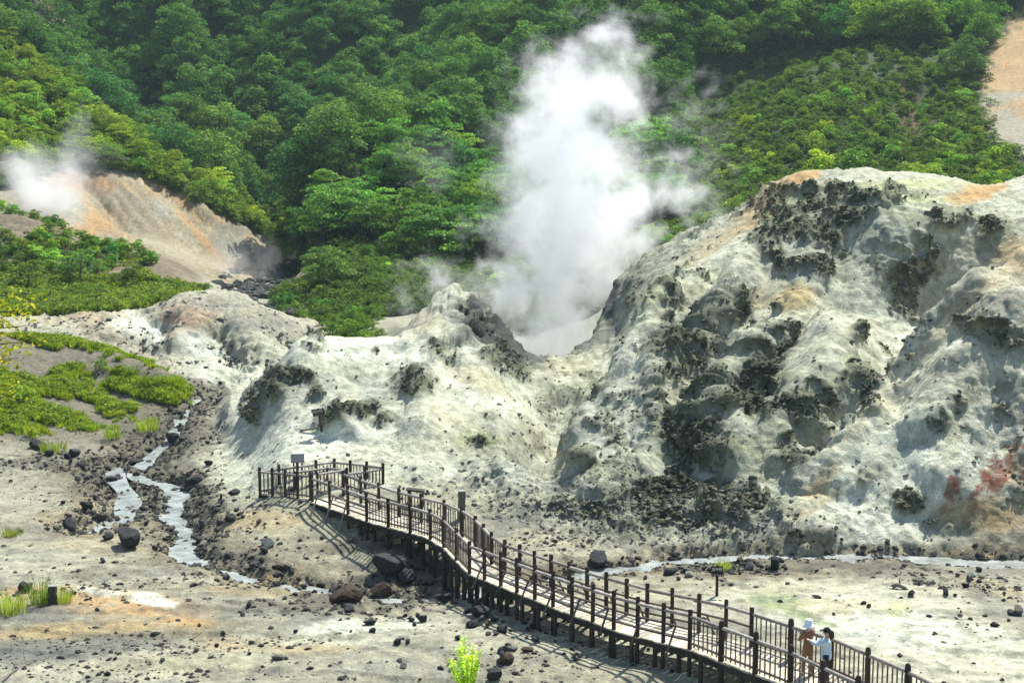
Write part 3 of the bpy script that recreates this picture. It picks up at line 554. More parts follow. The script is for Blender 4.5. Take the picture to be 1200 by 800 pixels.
def leaf_mat(name, trans=.45):
    m = bpy.data.materials.new(name); m.use_nodes = True; t = m.node_tree; t.nodes.clear()
    o = t.nodes.new('ShaderNodeOutputMaterial'); oi = nd(t, 'ObjectInfo'); at = nd(t, 'Attribute', attribute_name='Col')
    cc = mixc(t, 1.0, oi.outputs['Color'], at.outputs['Color'], 'MULTIPLY')
    hsv = nd(t, 'HueSaturation'); t.links.new(cc, hsv.inputs['Color'])
    t.links.new(ramp(t, oi.outputs['Random'], 0, 1, .485, .515), hsv.inputs['Hue']); t.links.new(ramp(t, oi.outputs['Random'], 1, 0, .7, 1.35), hsv.inputs['Value'])
    d = t.nodes.new('ShaderNodeBsdfDiffuse'); tr = t.nodes.new('ShaderNodeBsdfTranslucent'); gl = nd(t, 'BsdfGlossy', Roughness=.45)
    gl.inputs['Color'].default_value = (.5, .5, .5, 1)
    t.links.new(hsv.outputs[0], d.inputs[0]); t.links.new(mixc(t, 1.0, hsv.outputs[0], (1.2, 1.25, .6), 'MULTIPLY'), tr.inputs[0])
    mx = nd(t, 'MixShader'); mx.inputs[0].default_value = trans; t.links.new(d.outputs[0], mx.inputs[1]); t.links.new(tr.outputs[0], mx.inputs[2])
    m2 = nd(t, 'MixShader'); m2.inputs[0].default_value = .012; t.links.new(mx.outputs[0], m2.inputs[1]); t.links.new(gl.outputs[0], m2.inputs[2])
    t.links.new(m2.outputs[0], o.inputs[0]); return m
M_ROCK = rock_mat('rock'); M_LEAF = leaf_mat('leaf'); M_GRASS = leaf_mat('grass', .45)
M_BARK = simple_mat('bark', (.10, .08, .06), var=.4, scale=6)
def water_mat():
    m, t, p = newmat('milky_water'); g = nd(t, 'NewGeometry').outputs['Position']
    n = noise(t, 1.2, 7, .75, g); n2 = noise(t, 14, 3, .6, g)
    t.links.new(mixc(t, ramp(t, n, .35, .65), (.13, .145, .135), (.38, .41, .37)), p.inputs['Base Color'])
    p.inputs['Roughness'].default_value = .3; p.inputs['IOR'].default_value = 1.33; bump(t, p, n2, .5, .03); return m
M_WATER = water_mat()

# ---------------------------------------------------------------- stream water
def water(name, pts, width, lab, lift=.17):
    L = bedline(pts); seg = np.hypot(*np.diff(L, axis=0).T); cum = np.r_[0, np.cumsum(seg)]; n = int(cum[-1] / .35)
    s = np.linspace(0, cum[-1], n); c2 = np.stack([np.interp(s, cum, L[:, 0]), np.interp(s, cum, L[:, 1])], 1)
    for _ in range(3): c2[1:-1] = (c2[:-2] + 2 * c2[1:-1] + c2[2:]) / 4
    zc = np.array([gz(x, y) for x, y in c2]); k = 9
    zp = np.pad(zc, k, 'edge'); zm = np.array([np.percentile(zp[i:i + 2 * k + 1], 45) for i in range(n)])
    zm = np.convolve(np.pad(zm, 6, 'edge'), np.ones(13) / 13, 'valid') + lift
    tg = np.gradient(c2, axis=0); tg /= np.linalg.norm(tg, axis=1, keepdims=True) + 1e-9; nn = np.stack([-tg[:, 1], tg[:, 0]], 1)
    V = []; M = 7
    for i in range(n):
        for j in range(M):
            wloc = float(np.interp(i / n, *width)) if isinstance(width, tuple) else width; o = (j / (M - 1) - .5) * 2 * wloc * (1 + .25 * math.sin(i * .31))
            V.append((c2[i, 0] + nn[i, 0] * o, c2[i, 1] + nn[i, 1] * o, zm[i]))
    F = [(i * M + j, i * M + j + 1, (i + 1) * M + j + 1, (i + 1) * M + j) for i in range(n - 1) for j in range(M - 1)]
    return tag(link(name, mesh_np(name, V, F, [M_WATER])), lab, kind='structure')
water('stream_water', STREAM[2:], ([0, .3, .5, .62, 1], [.25, .4, .7, 1.1, 1.2]), 'milky white stream running down the valley past the boardwalk', .19)
water('stream_water', STREAM2, .72, 'shallow milky stream along the foot of the right hill', .34)
water('stream_water', SIDE, .55, 'thin side channel among dark stones')

# ---------------------------------------------------------------- scatter helper (for what nobody could count)
def proto_col(name, meshes):
    pc = bpy.data.collections.new(name)
    for i, me in enumerate(meshes):
        o = bpy.data.objects.new('%s_%02d' % (name, i), me); pc.objects.link(o)
    return pc
def scatter(name, pc, P, rot, scl, idx, lab, color=(1, 1, 1, 1), group=None):
    P = np.asarray(P, dtype=np.float32)
    me = bpy.data.meshes.new(name); me.vertices.add(len(P)); me.vertices.foreach_set('co', P.ravel())
    a = me.attributes.new('rot', 'FLOAT_VECTOR', 'POINT'); a.data.foreach_set('vector', np.asarray(rot, dtype=np.float32).ravel())
    a = me.attributes.new('scl', 'FLOAT', 'POINT'); a.data.foreach_set('value', np.asarray(scl, dtype=np.float32))
    a = me.attributes.new('idx', 'INT', 'POINT'); a.data.foreach_set('value', np.asarray(idx, dtype=np.int32))
    o = link(name, me); o.color = color; tag(o, lab, kind='stuff', group=group)
    ng = bpy.data.node_groups.new(name, 'GeometryNodeTree')
    ng.interface.new_socket('Geometry', in_out='INPUT', socket_type='NodeSocketGeometry'); ng.interface.new_socket('Geometry', in_out='OUTPUT', socket_type='NodeSocketGeometry')
    N_ = ng.nodes.new; gi = N_('NodeGroupInput'); go = N_('NodeGroupOutput'); ip = N_('GeometryNodeInstanceOnPoints'); ci = N_('GeometryNodeCollectionInfo')
    ci.inputs['Collection'].default_value = pc; ci.inputs['Separate Children'].default_value = True; ci.inputs['Reset Children'].default_value = True
    def na(nm, ty):
        n = N_('GeometryNodeInputNamedAttribute'); n.data_type = ty; n.inputs['Name'].default_value = nm
        return [s for s in n.outputs if s.enabled and s.name == 'Attribute'][0]
    er = N_('FunctionNodeEulerToRotation'); L = ng.links.new
    L(gi.outputs[0], ip.inputs['Points']); L(ci.outputs[0], ip.inputs['Instance']); ip.inputs['Pick Instance'].default_value = True
    L(na('idx', 'INT'), ip.inputs['Instance Index']); L(na('rot', 'FLOAT_VECTOR'), er.inputs[0]); L(er.outputs[0], ip.inputs['Rotation']); L(na('scl', 'FLOAT'), ip.inputs['Scale'])
    L(ip.outputs[0], go.inputs[0])
    md = o.modifiers.new('scatter', 'NODES'); md.node_group = ng
    return o

# ---------------------------------------------------------------- rocks
def rock_mesh(seed, sub=2, flat=.7, ang=6):
    rng = np.random.default_rng(seed); bm = bmesh.new(); bmesh.ops.create_icosphere(bm, subdivisions=sub, radius=1)
    V = np.array([v.co for v in bm.verts], dtype=np.float32)
    n = fbm(V + seed * 7.7, 1.2, 4, seed, .6); V = V * (1 + .38 * n)[:, None]
    for _ in range(ang):
        d = rng.normal(size=3); d /= np.linalg.norm(d); h = rng.uniform(.35, .7); e = V @ d - h; V = V - np.clip(e, 0, None)[:, None] * d * .85
    V = V * np.array([rng.uniform(.85, 1.4), rng.uniform(.65, 1.0), flat * rng.uniform(.8, 1.15)])
    V = V * (1 + .07 * fbm(V + 3, .35, 2, seed + 3))[:, None]
    for v, q_ in zip(bm.verts, V): v.co = q_
    me = bpy.data.meshes.new('rock'); bm.to_mesh(me); bm.free(); me.materials.append(M_ROCK)
    for p in me.polygons: p.use_smooth = False
    return me
ROCKS = [rock_mesh(s, 3, .75, 7) for s in range(8)]; PEBS = [rock_mesh(20 + s, 1, .7, 4) for s in range(6)]
LUMPS = [rock_mesh(40 + s, 2, .8, 9) for s in range(6)]
PEBC = proto_col('pebble_kinds', PEBS); LUMPC = proto_col('lump_kinds', LUMPS)
def pix_rock(px, py, wpx, lab, asp=.7, colr=(.075, .08, .078), seed=None, group=None, name='boulder', cat='boulder', sink=.25):
    h = hit(px, py)
    if h is None: return None
    r = wpx * .5 * h.y / FPX
    o = link(name, ROCKS[(seed if seed is not None else random.randrange(8)) % 8]); k = asp / .72
    o.location = (h.x, h.y + r * .3, gz(h.x, h.y + r * .3) + r * asp * (1 - sink) * .6); o.scale = (r * .95, r * .9, r * k)
    o.rotation_euler = (random.uniform(-.2, .2), random.uniform(-.2, .2), random.uniform(0, 6.28))
    v = random.uniform(.8, 1.25); o.color = (colr[0] * v, colr[1] * v, colr[2] * v, 1)
    tag(o, lab, cat, group); return o
LB = [
 (150,642,44,'big dark angular boulder leaning beside the milky stream at the left',.75,1), (128,632,22,'dark boulder touching the back of the big boulder by the stream',.7,2), (82,622,28,'dark pyramid shaped boulder on the pale flat left of the stream',.9,3), (81,607,10,'small dark stone perched behind the pyramid shaped boulder',.8,4),
 (120,659,16,'flat black stone lying on the grey flat below the big dark boulder',.45,5), (455,676,50,'largest black boulder under the middle of the boardwalk',.7,1), (474,682,28,'rounded black boulder in front of the largest one under the boardwalk',.9,0), (404,704,50,'broad brown mounded boulder below the end of the stream',.6,6),
 (447,702,28,'square dark block between the brown mounded boulder and the boardwalk',.75,7), (556,690,16,'upright dark stone at the foot of the boardwalk posts',1.1,2), (520,706,28,'long low dark slab on the flat in front of the boardwalk',.4,5), (524,694,15,'dark stone just behind the long low slab',.65,3), (516,682,17,'pale topped stone close under the boardwalk',.7,4), (536,701,9,'small stone at the right end of the long low slab',.7,1),
 (560,723,28,'dark jagged boulder on the flat right of the fern sprig',.75,0), (579,728,13,'small dark stone beside the jagged boulder',.8,6), (553,734,22,'low dark block below the jagged boulder',.5,7), (590,742,24,'knobbly dark stone right of the low dark block',.65,2), (537,749,11,'round black stone alone on the beige mud above the fern sprig',.9,3), (571,735,14,'grey brown stone leaning on the low dark block',.7,5),
 (587,766,17,'black lumpy stone on top of the stack at the bottom edge',.8,4), (592,778,26,'rusty brown boulder in the stack at the bottom edge',.75,6), (579,798,24,'dark boulder cut off by the bottom edge beside the fern sprig',.9,1), (604,762,14,'grey stone with a pale side behind the rusty boulder',.7,2), (617,764,16,'reddish brown stone at the right of the stack',.6,0), (628,751,20,'flat greenish grey stone lying on the beige mud',.35,5),
 (474,723,9,'',.8,3), (482,728,10,'',.8,1), (490,722,11,'',.8,2), (495,729,13,'',.8,5), (486,733,9,'',.8,6),
 (698,661,32,'big dark boulder beyond the boardwalk where it meets the stream',.85,0), (909,668,22,'dark round boulder standing on the gravel bank before the right hill',1.0,1), (889,664,13,'dark stone left of the round boulder on the gravel bank',.8,2), (882,660,10,'brown stone beside the dark one on the gravel bank',.9,3), (868,660,14,'brown rounded stone nearest the bright bush on the gravel bank',.8,4), (808,676,17,'pale stone among dark ones on the gravel bank',.6,6),
 (1109,697,11,'small upright dark stone on the pale flat at the right',1.2,3), (1120,699,7,'tiny round stone next to the small upright one',.9,2), (1137,680,22,'wide blue grey boulder on the pale flat at the right',.45,5), (957,701,13,'flat dark stone on the pale flat behind the rail',.4,7), (1018,711,9,'brown lump on the pale flat right of the two people',.9,4),
 (202,520,22,'dark wedge shaped boulder in the stream bed below the grassy slope',.6,5), (228,568,26,'dark boulder at the right bank of the stream',.65,6), (244,545,12,'small dark boulder on the white slope above the stream bank',.7,1), (85,535,20,'black boulder at the left of the stony bank',.8,2), (44,526,26,'dark block with grass behind it at the left edge of the flat',.6,3), (96,549,14,'dark stone below the black boulder at the left',.8,4), (130,566,15,'black stone in the middle of the side channel',.9,0), (157,544,22,'long dark rock in the stony bank left of the stream',.4,7), (58,534,16,'dark stone beside the block at the left edge',.7,1),
 (100,598,20,'dark rock beside the side channel',.5,5), (276,580,26,'cluster rock left of the platform on the slope',.5,2), (312,641,26,'blue grey slab boulder on the right bank of the stream',.55,6), (218,624,18,'flat dark stone in the middle of the stream',.4,4), (234,634,18,'flat grey stone in the stream below the first',.4,3), (268,610,16,'dark angular stone on the bank right of the stream',.8,0), (118,610,14,'brown stone on the bank of the side channel',.7,5),
 (30,693,20,'square dark stone block left of the green weed clump',.7,7), (340,575,12,'round dark stone right under the platform edge',.6,0)]
for a in LB:
    cc = (.030, .033, .033)
    if 'brown' in a[3] or 'rusty' in a[3]: cc = (.06, .043, .03)
    if 'pale stone' in a[3] or 'grey stone with' in a[3] or 'pale topped' in a[3]: cc = (.2, .195, .17)
    if 'blue grey' in a[3] or 'greenish' in a[3]: cc = (.075, .09, .09)
    pix_rock(a[0], a[1], a[2], a[3] or 'small black stone in the heap of five on the flat before the boardwalk', a[4], cc, a[5], group='' if a[3] else 'heap of five black stones')
def dens(px, py):
    """how stony the flat is at a picture position"""
    s = 0
    for (x, y, rx, ry, wgt) in [(150,560,90,35,1.1),(60,545,60,20,.9),(220,590,70,50,.9),(240,645,60,20,.8),(300,650,80,20,.5),(430,700,90,25,.9),(500,680,60,20,1),(560,725,60,25,.7),(600,750,60,30,.4),(350,705,90,12,.5),(850,663,90,12,1.2),(1000,662,120,12,.8),(1120,680,90,25,.6),(200,520,60,30,1),(240,480,30,30,.8),(700,675,60,15,.6),(420,740,200,14,.4),(650,640,60,14,.5),(100,625,60,20,.3),(760,700,60,20,.15),(1080,760,120,40,.06),(300,770,300,30,.12),(1170,715,40,20,.8)]:
        s = max(s, wgt * math.exp(-((px - x) / rx) ** 2 - ((py - y) / ry) ** 2))
    return s
cnt = 0; tries = 0
zones = [(0, 260, 'stones along the stream at the left', 'dark stone lying in the stony bed of the stream at the left'), (260, 640, 'stones on the flat before the boardwalk', 'dark stone lying on the flat below and before the boardwalk'), (640, 1300, 'stones on the gravel bank before the right hill', 'dark stone lying on the gravel bank between boardwalk and right hill')]
while cnt < 235 and tries < 20000:
    tries += 1
    px, py = random.uniform(-10, 1205), random.uniform(455, 800)
    if random.random() > dens(px, py) or (py > 740 and px > 650): continue
    h = hit(px, py)
    if h is None or h.y > 95: continue
    s = min(20, random.lognormvariate(math.log(8), .4)) * 50 / h.y
    zn = [q_ for q_ in zones if px < q_[1]][0]
    cc = random.choice([(.028,.03,.03), (.035,.036,.035), (.06,.045,.032), (.045,.045,.04), (.10,.095,.08)])
    pix_rock(px, py, s, zn[3], random.uniform(.5, .9), cc, group=zn[2], name='stone', cat='stone'); cnt += 1
# small stones nobody could count
def surf_points(n, wfun, jit=1.0):
    """random points of the terrain grid with a weight"""
    wt = wfun.astype(np.float64).ravel(); wt = wt / wt.sum()
    id_ = RNG.choice(len(wt), n, p=wt); return id_
area = np.ones((NU, NV)) ; da = np.abs(np.gradient(GX, axis=0) * np.gradient(GY, axis=1)); scrw = 1.0
fl = (GY < 100) * (GY > 36) * (rocky < .4) * (PX > -60) * (PX < 1260)
dm = np.zeros((NU, NV))
for (x, y, rx, ry, wgt) in [(150,560,100,45,1.1),(60,545,80,26,.9),(220,590,90,60,1),(270,655,90,26,1),(430,700,110,35,1),(560,720,90,35,.8),(350,705,130,18,.8),(850,665,110,14,1.3),(1020,665,160,14,1),(1130,690,90,35,.7),(205,500,80,50,1),(250,465,50,30,.9),(700,670,80,18,.8),(300,770,400,40,.35),(650,640,90,18,.7),(600,600,100,40,.3),(200,700,300,40,.25)]:
    dm = np.maximum(dm, wgt * np.exp(-((PX - x) / rx) ** 2 - ((PY - y) / ry) ** 2))
idn = surf_points(16000, (dm * smooth(-.25, .3, n_b + .5 * n_c) * 1.6 + .018 + .9 * smooth(1.5, .8, st_dist) * smooth(.1, .4, st_dist)) * fl * da ** .35)
def put(name, pc, ids, smin, smax, lab, color, up=.3, pw=1.0):
    P = PFIN[ids] + RNG.normal(0, .05, (len(ids), 3)) * np.array([1, 1, 0])
    sc = smin * (smax / smin) ** (RNG.random(len(ids)) ** pw); P[:, 2] += sc * (up - .25)
    rot = np.stack([RNG.uniform(-.4, .4, len(ids)), RNG.uniform(-.4, .4, len(ids)), RNG.uniform(0, 6.28, len(ids))], 1)
    return scatter(name, pc, P, rot, sc, RNG.integers(0, len(pc.objects), len(ids)), lab, color)
put('dark_gravel', PEBC, idn[:10000], .03, .18, 'loose dark gravel and small stones on the flats', (.036, .036, .033, 1), .2, 2)
put('brown_gravel', PEBC, idn[10000:], .03, .12, 'loose brown and grey pebbles on the flats', (.17, .145, .105, 1), .2, 2)
ids_ = surf_points(2600, (st_dist < 1.5) * fl * da ** .3 * smooth(1.6, .9, st_dist))
put('stream_stones', PEBC, ids_, .06, .30, 'dark wet stones breaking the surface of the stream', (.06, .058, .05, 1), .25, 2)
vis = (PX > -60) & (PX < 1260)
idc = surf_points(13500, (np.clip(crust - .35, 0, 1) ** 1.5 * smooth(-.3, .3, f1 + e1)) * vis * (GY < 104))
put('dark_crust', LUMPC, idc, .03, .17, 'dark knobbly crust lumps over the pale hills', (.052, .060, .038, 1), -.05, 2.2)
idc = surf_points(7000, np.clip(crust - .25, 0, 1) * vis * (GY < 104))
put('olive_crust', LUMPC, idc, .04, .17, 'olive and yellowish crust lumps among the dark ones', (.10, .105, .05, 1), .05, 2)
idc = surf_points(8000, ((np.clip(z_r + z_c, 0, 1) * (.04 + talus + .4 * crust) + .9 * tal2 * (1 - .8 * smz)) * (GY < 102) * vis))
put('pale_rubble', LUMPC, idc, .03, .2, 'grey rubble lying on the pale slopes', (.20, .195, .16, 1), .1, 2)
idc = surf_points(2200, z_m * smooth(.0, .4, e1 + .3 * n_b)); put('mound_rubble', LUMPC, idc, .08, .30, 'dark rubble on the far mounds', (.10, .10, .085, 1), .1, 2)
idc = surf_points(420, blob(312,328,32,12,-25,140,190) + .15 * vf); put('dark_rubble', LUMPC, idc, .3, 1.1, 'heap of dark rocks at the head of the valley', (.04, .045, .04, 1), .2, 1.5)
# ---------------------------------------------------------------- plants
def leaf_quads(Cn, Nn, size, rng, aspect=.7, droop=0):
    n = len(Cn); Nn = Nn / (np.linalg.norm(Nn, axis=1, keepdims=True) + 1e-9)
    a = np.cross(Nn, rng.normal(size=(n, 3))); a /= np.linalg.norm(a, axis=1, keepdims=True) + 1e-9; b = np.cross(Nn, a)
    s = (size * rng.uniform(.65, 1.3, n))[:, None]
    a = a * s * .5; b = b * s * .5 * aspect
    V = np.stack([Cn - a, Cn - b * .9 + a * .1, Cn + a, Cn + b * .9 + a * .1], 1).reshape(-1, 3)
    return V
def finish_leaves(name, V, rng, mat, lo=.5, hi=1.55):
    n = len(V) // 4; F = np.arange(n * 4).reshape(n, 4); v = rng.uniform(lo, hi, n); y = rng.uniform(-.1, .25, n)
    cl = np.stack([v * (1 + y), v, v * (1 - y * .5), np.ones(n)], 1).repeat(4, 0)
    me = mesh_np(name, V, F, [mat], False, cl); return me
def crown_mesh(name, seed, diam, height, nl, nleaf, ls, flat=.75, base=.25, layered=False, mat=None):
    rng = np.random.default_rng(seed); Vs = []
    lobes = []
    for k in range(nl):
        t = (k + .5) / nl; a = k * 2.4 + rng.uniform(-.5, .5)
        zz = base + (1 - base) * (.12 + .8 * t) ; rr = (1 - ((zz - base) / (1 - base)) ** 2.2) ** .5 * .5
        rad = rr * rng.uniform(.45, .95); lr = rng.uniform(.17, .27) * (1.15 - .4 * t)
        lobes.append((np.array([math.cos(a) * rad * diam, math.sin(a) * rad * diam, zz * height - lr * diam * .3]), lr * diam))
    lobes.append((np.array([0, 0, (base + .5 * (1 - base)) * height]), .28 * diam))
    w_ = np.array([l[1] ** 2 for l in lobes]); cnts = (w_ / w_.sum() * nleaf).astype(int)
    for (c_, r_), m in zip(lobes, cnts):
        d = rng.normal(size=(m, 3)); d /= np.linalg.norm(d, axis=1, keepdims=True); d[:, 2] = np.where(d[:, 2] < -.25, -d[:, 2] * .6, d[:, 2])
        rad = r_ * (1 - .35 * rng.random(m) ** 2) * (1 + .22 * fbm(d * 1.3 + seed + c_, .6, 2, seed))
        q_ = d * rad[:, None] * np.array([1.1, 1.1, .42 if layered else flat]) + c_
        nrm = d * .55 + np.array([0, 0, .55]) + rng.normal(size=(m, 3)) * .45
        Vs.append(leaf_quads(q_, nrm, ls, rng))
    return finish_leaves(name, np.concatenate(Vs), rng, mat or M_LEAF)
def tube(bm, pts, rad, sides=6):
    rings = []
    for i, (p, r) in enumerate(zip(pts, rad)):
        p = Vector(p); d = (Vector(pts[min(i + 1, len(pts) - 1)]) - Vector(pts[max(i - 1, 0)])).normalized()
        a = d.orthogonal().normalized(); b = d.cross(a)
        rings.append([bm.verts.new(p + (a * math.cos(6.2832 * k / sides) + b * math.sin(6.2832 * k / sides)) * r) for k in range(sides)])
    for A, B in zip(rings[:-1], rings[1:]):
        for k in range(sides): bm.faces.new((A[k], A[(k + 1) % sides], B[(k + 1) % sides], B[k]))
    for rg, rv in ((rings[0], True), (rings[-1], False)):
        bm.faces.new(list(reversed(rg)) if rv else rg)
def bm_mesh(name, bm, mat, sm=True):
    bmesh.ops.recalc_face_normals(bm, faces=bm.faces)
    me = bpy.data.meshes.new(name); bm.to_mesh(me); bm.free(); me.materials.append(mat)
    for p in me.polygons: p.use_smooth = sm
    return me
def trunk_mesh(name, seed, height, r, nb=5, spread=.3):
    rng = random.Random(seed); bm = bmesh.new(); pts = [(0, 0, -.6)]; x = y = 0
    for k in range(1, 6): x += rng.uniform(-.05, .05) * height; y += rng.uniform(-.05, .05) * height; pts.append((x * .5, y * .5, height * .8 * k / 5))
    tube(bm, pts, [r * 1.25, r, r * .85, r * .65, r * .45, r * .2])
    for k in range(nb):
        i = rng.randint(1, 4); p = pts[i]; a = k * 2.4 + rng.uniform(-.4, .4); l = height * spread * rng.uniform(.7, 1.2)
        tube(bm, [p, (p[0] + math.cos(a) * l * .5, p[1] + math.sin(a) * l * .5, p[2] + l * .35), (p[0] + math.cos(a) * l, p[1] + math.sin(a) * l, p[2] + l * .8)], [r * .5, r * .3, r * .1], 5)
    return bm_mesh(name, bm, M_BARK)
BROAD = [(crown_mesh('crown', 100 + s, 7.6, 8.6, 13, 3600, .40, .8, .18), trunk_mesh('trunk', s, 8.6, .2)) for s in range(5)]
LAYER = [(crown_mesh('crown', 200 + s, 6.0, 5.2, 12, 2800, .34, .5, .25, True), trunk_mesh('trunk', 10 + s, 5.2, .14)) for s in range(5)]
SHRUB = [crown_mesh('foliage', 300 + s, 2.6, 2.0, 8, 900, .24, .75, .05) for s in range(5)]
SMALL = [(crown_mesh('crown', 400 + s, 3.6, 3.8, 10, 1700, .22, .6, .38, s % 2 == 0), trunk_mesh('trunk', 30 + s, 3.8, .09)) for s in range(3)]
def tuft_mesh(seed, n=46, h=.42, sp=.3, wd=.028, mat=None):
    rng = np.random.default_rng(seed); V = []; F = []; cl = []
    for k in range(n):
        a, r = rng.uniform(0, 6.28), sp * rng.random() ** .6; b = rng.uniform(0, 6.28); hh = h * rng.uniform(.5, 1.15); l = rng.uniform(.1, .55) * hh
        p = np.array([math.cos(a) * r, math.sin(a) * r, 0]); d = np.array([math.cos(a) * l, math.sin(a) * l, hh]); s = np.array([-math.sin(b), math.cos(b), 0]) * wd
        i = len(V); V += [p - s, p + s, p + d * np.array([.35, .35, .6]) + s * .8, p + d * np.array([.35, .35, .6]) - s * .8, p + d]
        F += [(i, i + 1, i + 2, i + 3), (i + 3, i + 2, i + 4, i + 4)]; v = rng.uniform(.7, 1.35); cl += [(v * rng.uniform(.95, 1.3), v, v * .8, 1)] * 5
    me = bpy.data.meshes.new('tuft'); me.from_pydata([tuple(v) for v in V], [], [f if f[3] != f[2] else f[:3] for f in F]); me.update()
    a = me.color_attributes.new('Col', 'FLOAT_COLOR', 'POINT'); a.data.foreach_set('color', np.array(cl, dtype=np.float32).ravel()); me.materials.append(mat or M_GRASS); return me
TUFTC = proto_col('tuft_kinds', [tuft_mesh(s) for s in range(6)])
HERBC = proto_col('herb_kinds', [crown_mesh('herb', 500 + s, 1.0, .6, 6, 150, .14, .7, .02, False, M_GRASS) for s in range(5)])
SHRUBC = proto_col('shrub_kinds', SHRUB)
def G(*v): return (*v, 1.0)
def jitc(cc, a=.28): k = 1.42 * random.uniform(1 - a, 1 + a); h = random.uniform(-.22, .28); return (cc[0] * k * (1 + h), cc[1] * k, cc[2] * k * (1 - h), 1)
def tree(kindset, x, y, s, lab, group, colr, name='tree', cat='tree', zz=None):
    k = random.randrange(len(kindset)); cr, tk = kindset[k]
    r = bpy.data.objects.new(name, None); COL.objects.link(r); r.location = (x, y, (gz(x, y) if zz is None else zz) - .15); r.scale = (s * random.uniform(.9, 1.1), s * random.uniform(.9, 1.1), s); r.rotation_euler = (0, 0, random.uniform(0, 6.28))
    tag(r, lab, cat, group); a = link('crown', cr, r); a.color = jitc(colr); link('trunk', tk, r); return r
def shrub(x, y, s, lab, group, colr, name='shrub', cat='shrub', me=None):
    o = link(name, me or random.choice(SHRUB)); o.location = (x, y, gz(x, y) - .1); o.scale = (s, s * random.uniform(.85, 1.15), s * random.uniform(.8, 1.1)); o.rotation_euler = (0, 0, random.uniform(0, 6.28)); o.color = jitc(colr); tag(o, lab, cat, group); return o
FAR, MID, SPUR, BRUSH, FRESH = (.060, .142, .036), (.078, .180, .034), (.130, .225, .028), (.105, .195, .034), (.15, .26, .035)
def where(what, a, b):
    # names the place by what stands next to it
    v = 'near the top edge' if b < 60 else 'high up' if b < 130 else 'halfway up' if b < 210 else 'low down'
    if a < 345 and what.startswith(('small', 'yellow')):
        v = 'high' if b < 110 else 'halfway up' if b < 170 else 'low'
        p = v + (' on the left spur by the left edge' if a < 90 else ' on the left spur above the vent' if a < 170 else ' on the left spur over the scar')
    elif a < 200: p = v + ' behind the left spur'
    elif a < 340: p = v + ' above the side valley head'
    elif a < 450: p = v + ' behind the tall valley tree'
    elif a < 510: p = v + ' near the small detached wisp'
    elif a < 570: p = v + ' left beside the steam plume'
    elif a < 720: p = v + ' behind the steam plume'
    elif a < 830: p = v + ' right beside the steam plume'
    elif a < 960: p = v + " above the right hill's left shoulder"
    elif a < 1080: p = v + " above the right hill's crest"
    else: p = v + ' by the scar at the right edge'
    return what + ' ' + p, what + 's ' + p
# candidates over the slopes
spots = []
def jittered(y0, y1, step):
    y = y0
    while y < y1:
        x = -.47 * y + random.uniform(0, step)
        while x < .47 * y:
            yield x + random.uniform(-.4, .4) * step, y + random.uniform(-.4, .4) * step
            x += step
        y += step * .92
def seen(x, y, zc, hgt):
    p = Vector((x, y, zc + hgt * .8)); o = Vector((0, 0, CAMZ)); d = p - o; L = d.length
    r = BVH.ray_cast(o, d / L, L - 1.0); return r[0] is None
hq = lambda px: float(np.interp(px, [-300, 0, 50, 100, 165, 236, 297, 337, 360, 2000], [240, 222, 205, 192, 200, 236, 268, 292, 310, 900]))
def dark_gully(px, py): return abs(py - (60 + (px - 850) * 0.0)) < 40 and px > 850
for x, y in jittered(150, 305, 4.8):
    zz_ = gz(x, y); a, b = project(np.array([x, y, zz_])); a, b = float(a), float(b)
    if a < -60 or a > 1260 or b < -75: continue
    scar = y < 214 and a < 345 and b > hq(a) - 4
    if a < 345 and y < 216: continue
    spur = a < 340 and y < np.interp(a, [0, 60, 100, 150, 200, 275, 330], [243, 240, 235, 226, 212, 214, 212])
    if spur: continue
    if (a - 75) ** 2 / 28 ** 2 + (b - 14) ** 2 / 24 ** 2 < 1 or (a - 1212) ** 2 / 66 ** 2 + (b - 95) ** 2 / 92 ** 2 < 1: continue
    if a > 800 and 62 + max(0, 880 - a) * .6 < b: continue          # brush slope
    if y < 160 and a > 350: continue
    if y < 172 and a < 470: continue
    mid = 360 < a < 860 and b > 330 - (a - 330) * .75 - 70
    sz = (6.6 if not mid else 5.6) / y
    spots.append((sz, x, y, zz_, 'mid' if mid and y < 235 else 'far', a, b))
spots = [s for s in spots if seen(s[1], s[2], s[3], 7)]
spots.sort(key=lambda s: -s[0])
print('tree spots', len(spots))
for i, (sz, x, y, zz_, kd, a, b) in enumerate(spots[:285]):
    if kd == 'mid': tree(LAYER, x, y, random.uniform(.75, 1.35), *where('layered bright green tree', a, b), MID, zz=zz_)
    else:
        lab, gr = where('dark green round crowned tree', a, b)
        tree(BROAD, x, y, random.uniform(.55, 1.1), lab, gr, FAR if a < 700 else MID, zz=zz_)
BROADC = proto_col('broad_kinds', [b[0] for b in BROAD]); LAYERC = proto_col('layer_kinds', [b[0] for b in LAYER])
def mass(name, pc, L, s0, s1, lab, colr):
    if not L: return
    n = len(L); P = np.array([(a[0], a[1], a[2]) for a in L]); rot = np.zeros((n, 3)); rot[:, 2] = RNG.uniform(0, 6.28, n)
    scatter(name, pc, P, rot, RNG.uniform(s0, s1, n), RNG.integers(0, len(pc.objects), n), lab, (*colr, 1))
rest = spots[285:]
mass('distant_forest', BROADC, [(s[1], s[2], s[3] - .3) for s in rest if s[5] < 700], .55, 1.1, 'farthest mass of dark green trees high on the slope', tuple(1.42 * v for v in FAR))
mass('distant_forest', BROADC, [(s[1], s[2], s[3] - .3) for s in rest if s[5] >= 700], .75, 1.2, 'farthest mass of trees high on the right slope', MID)
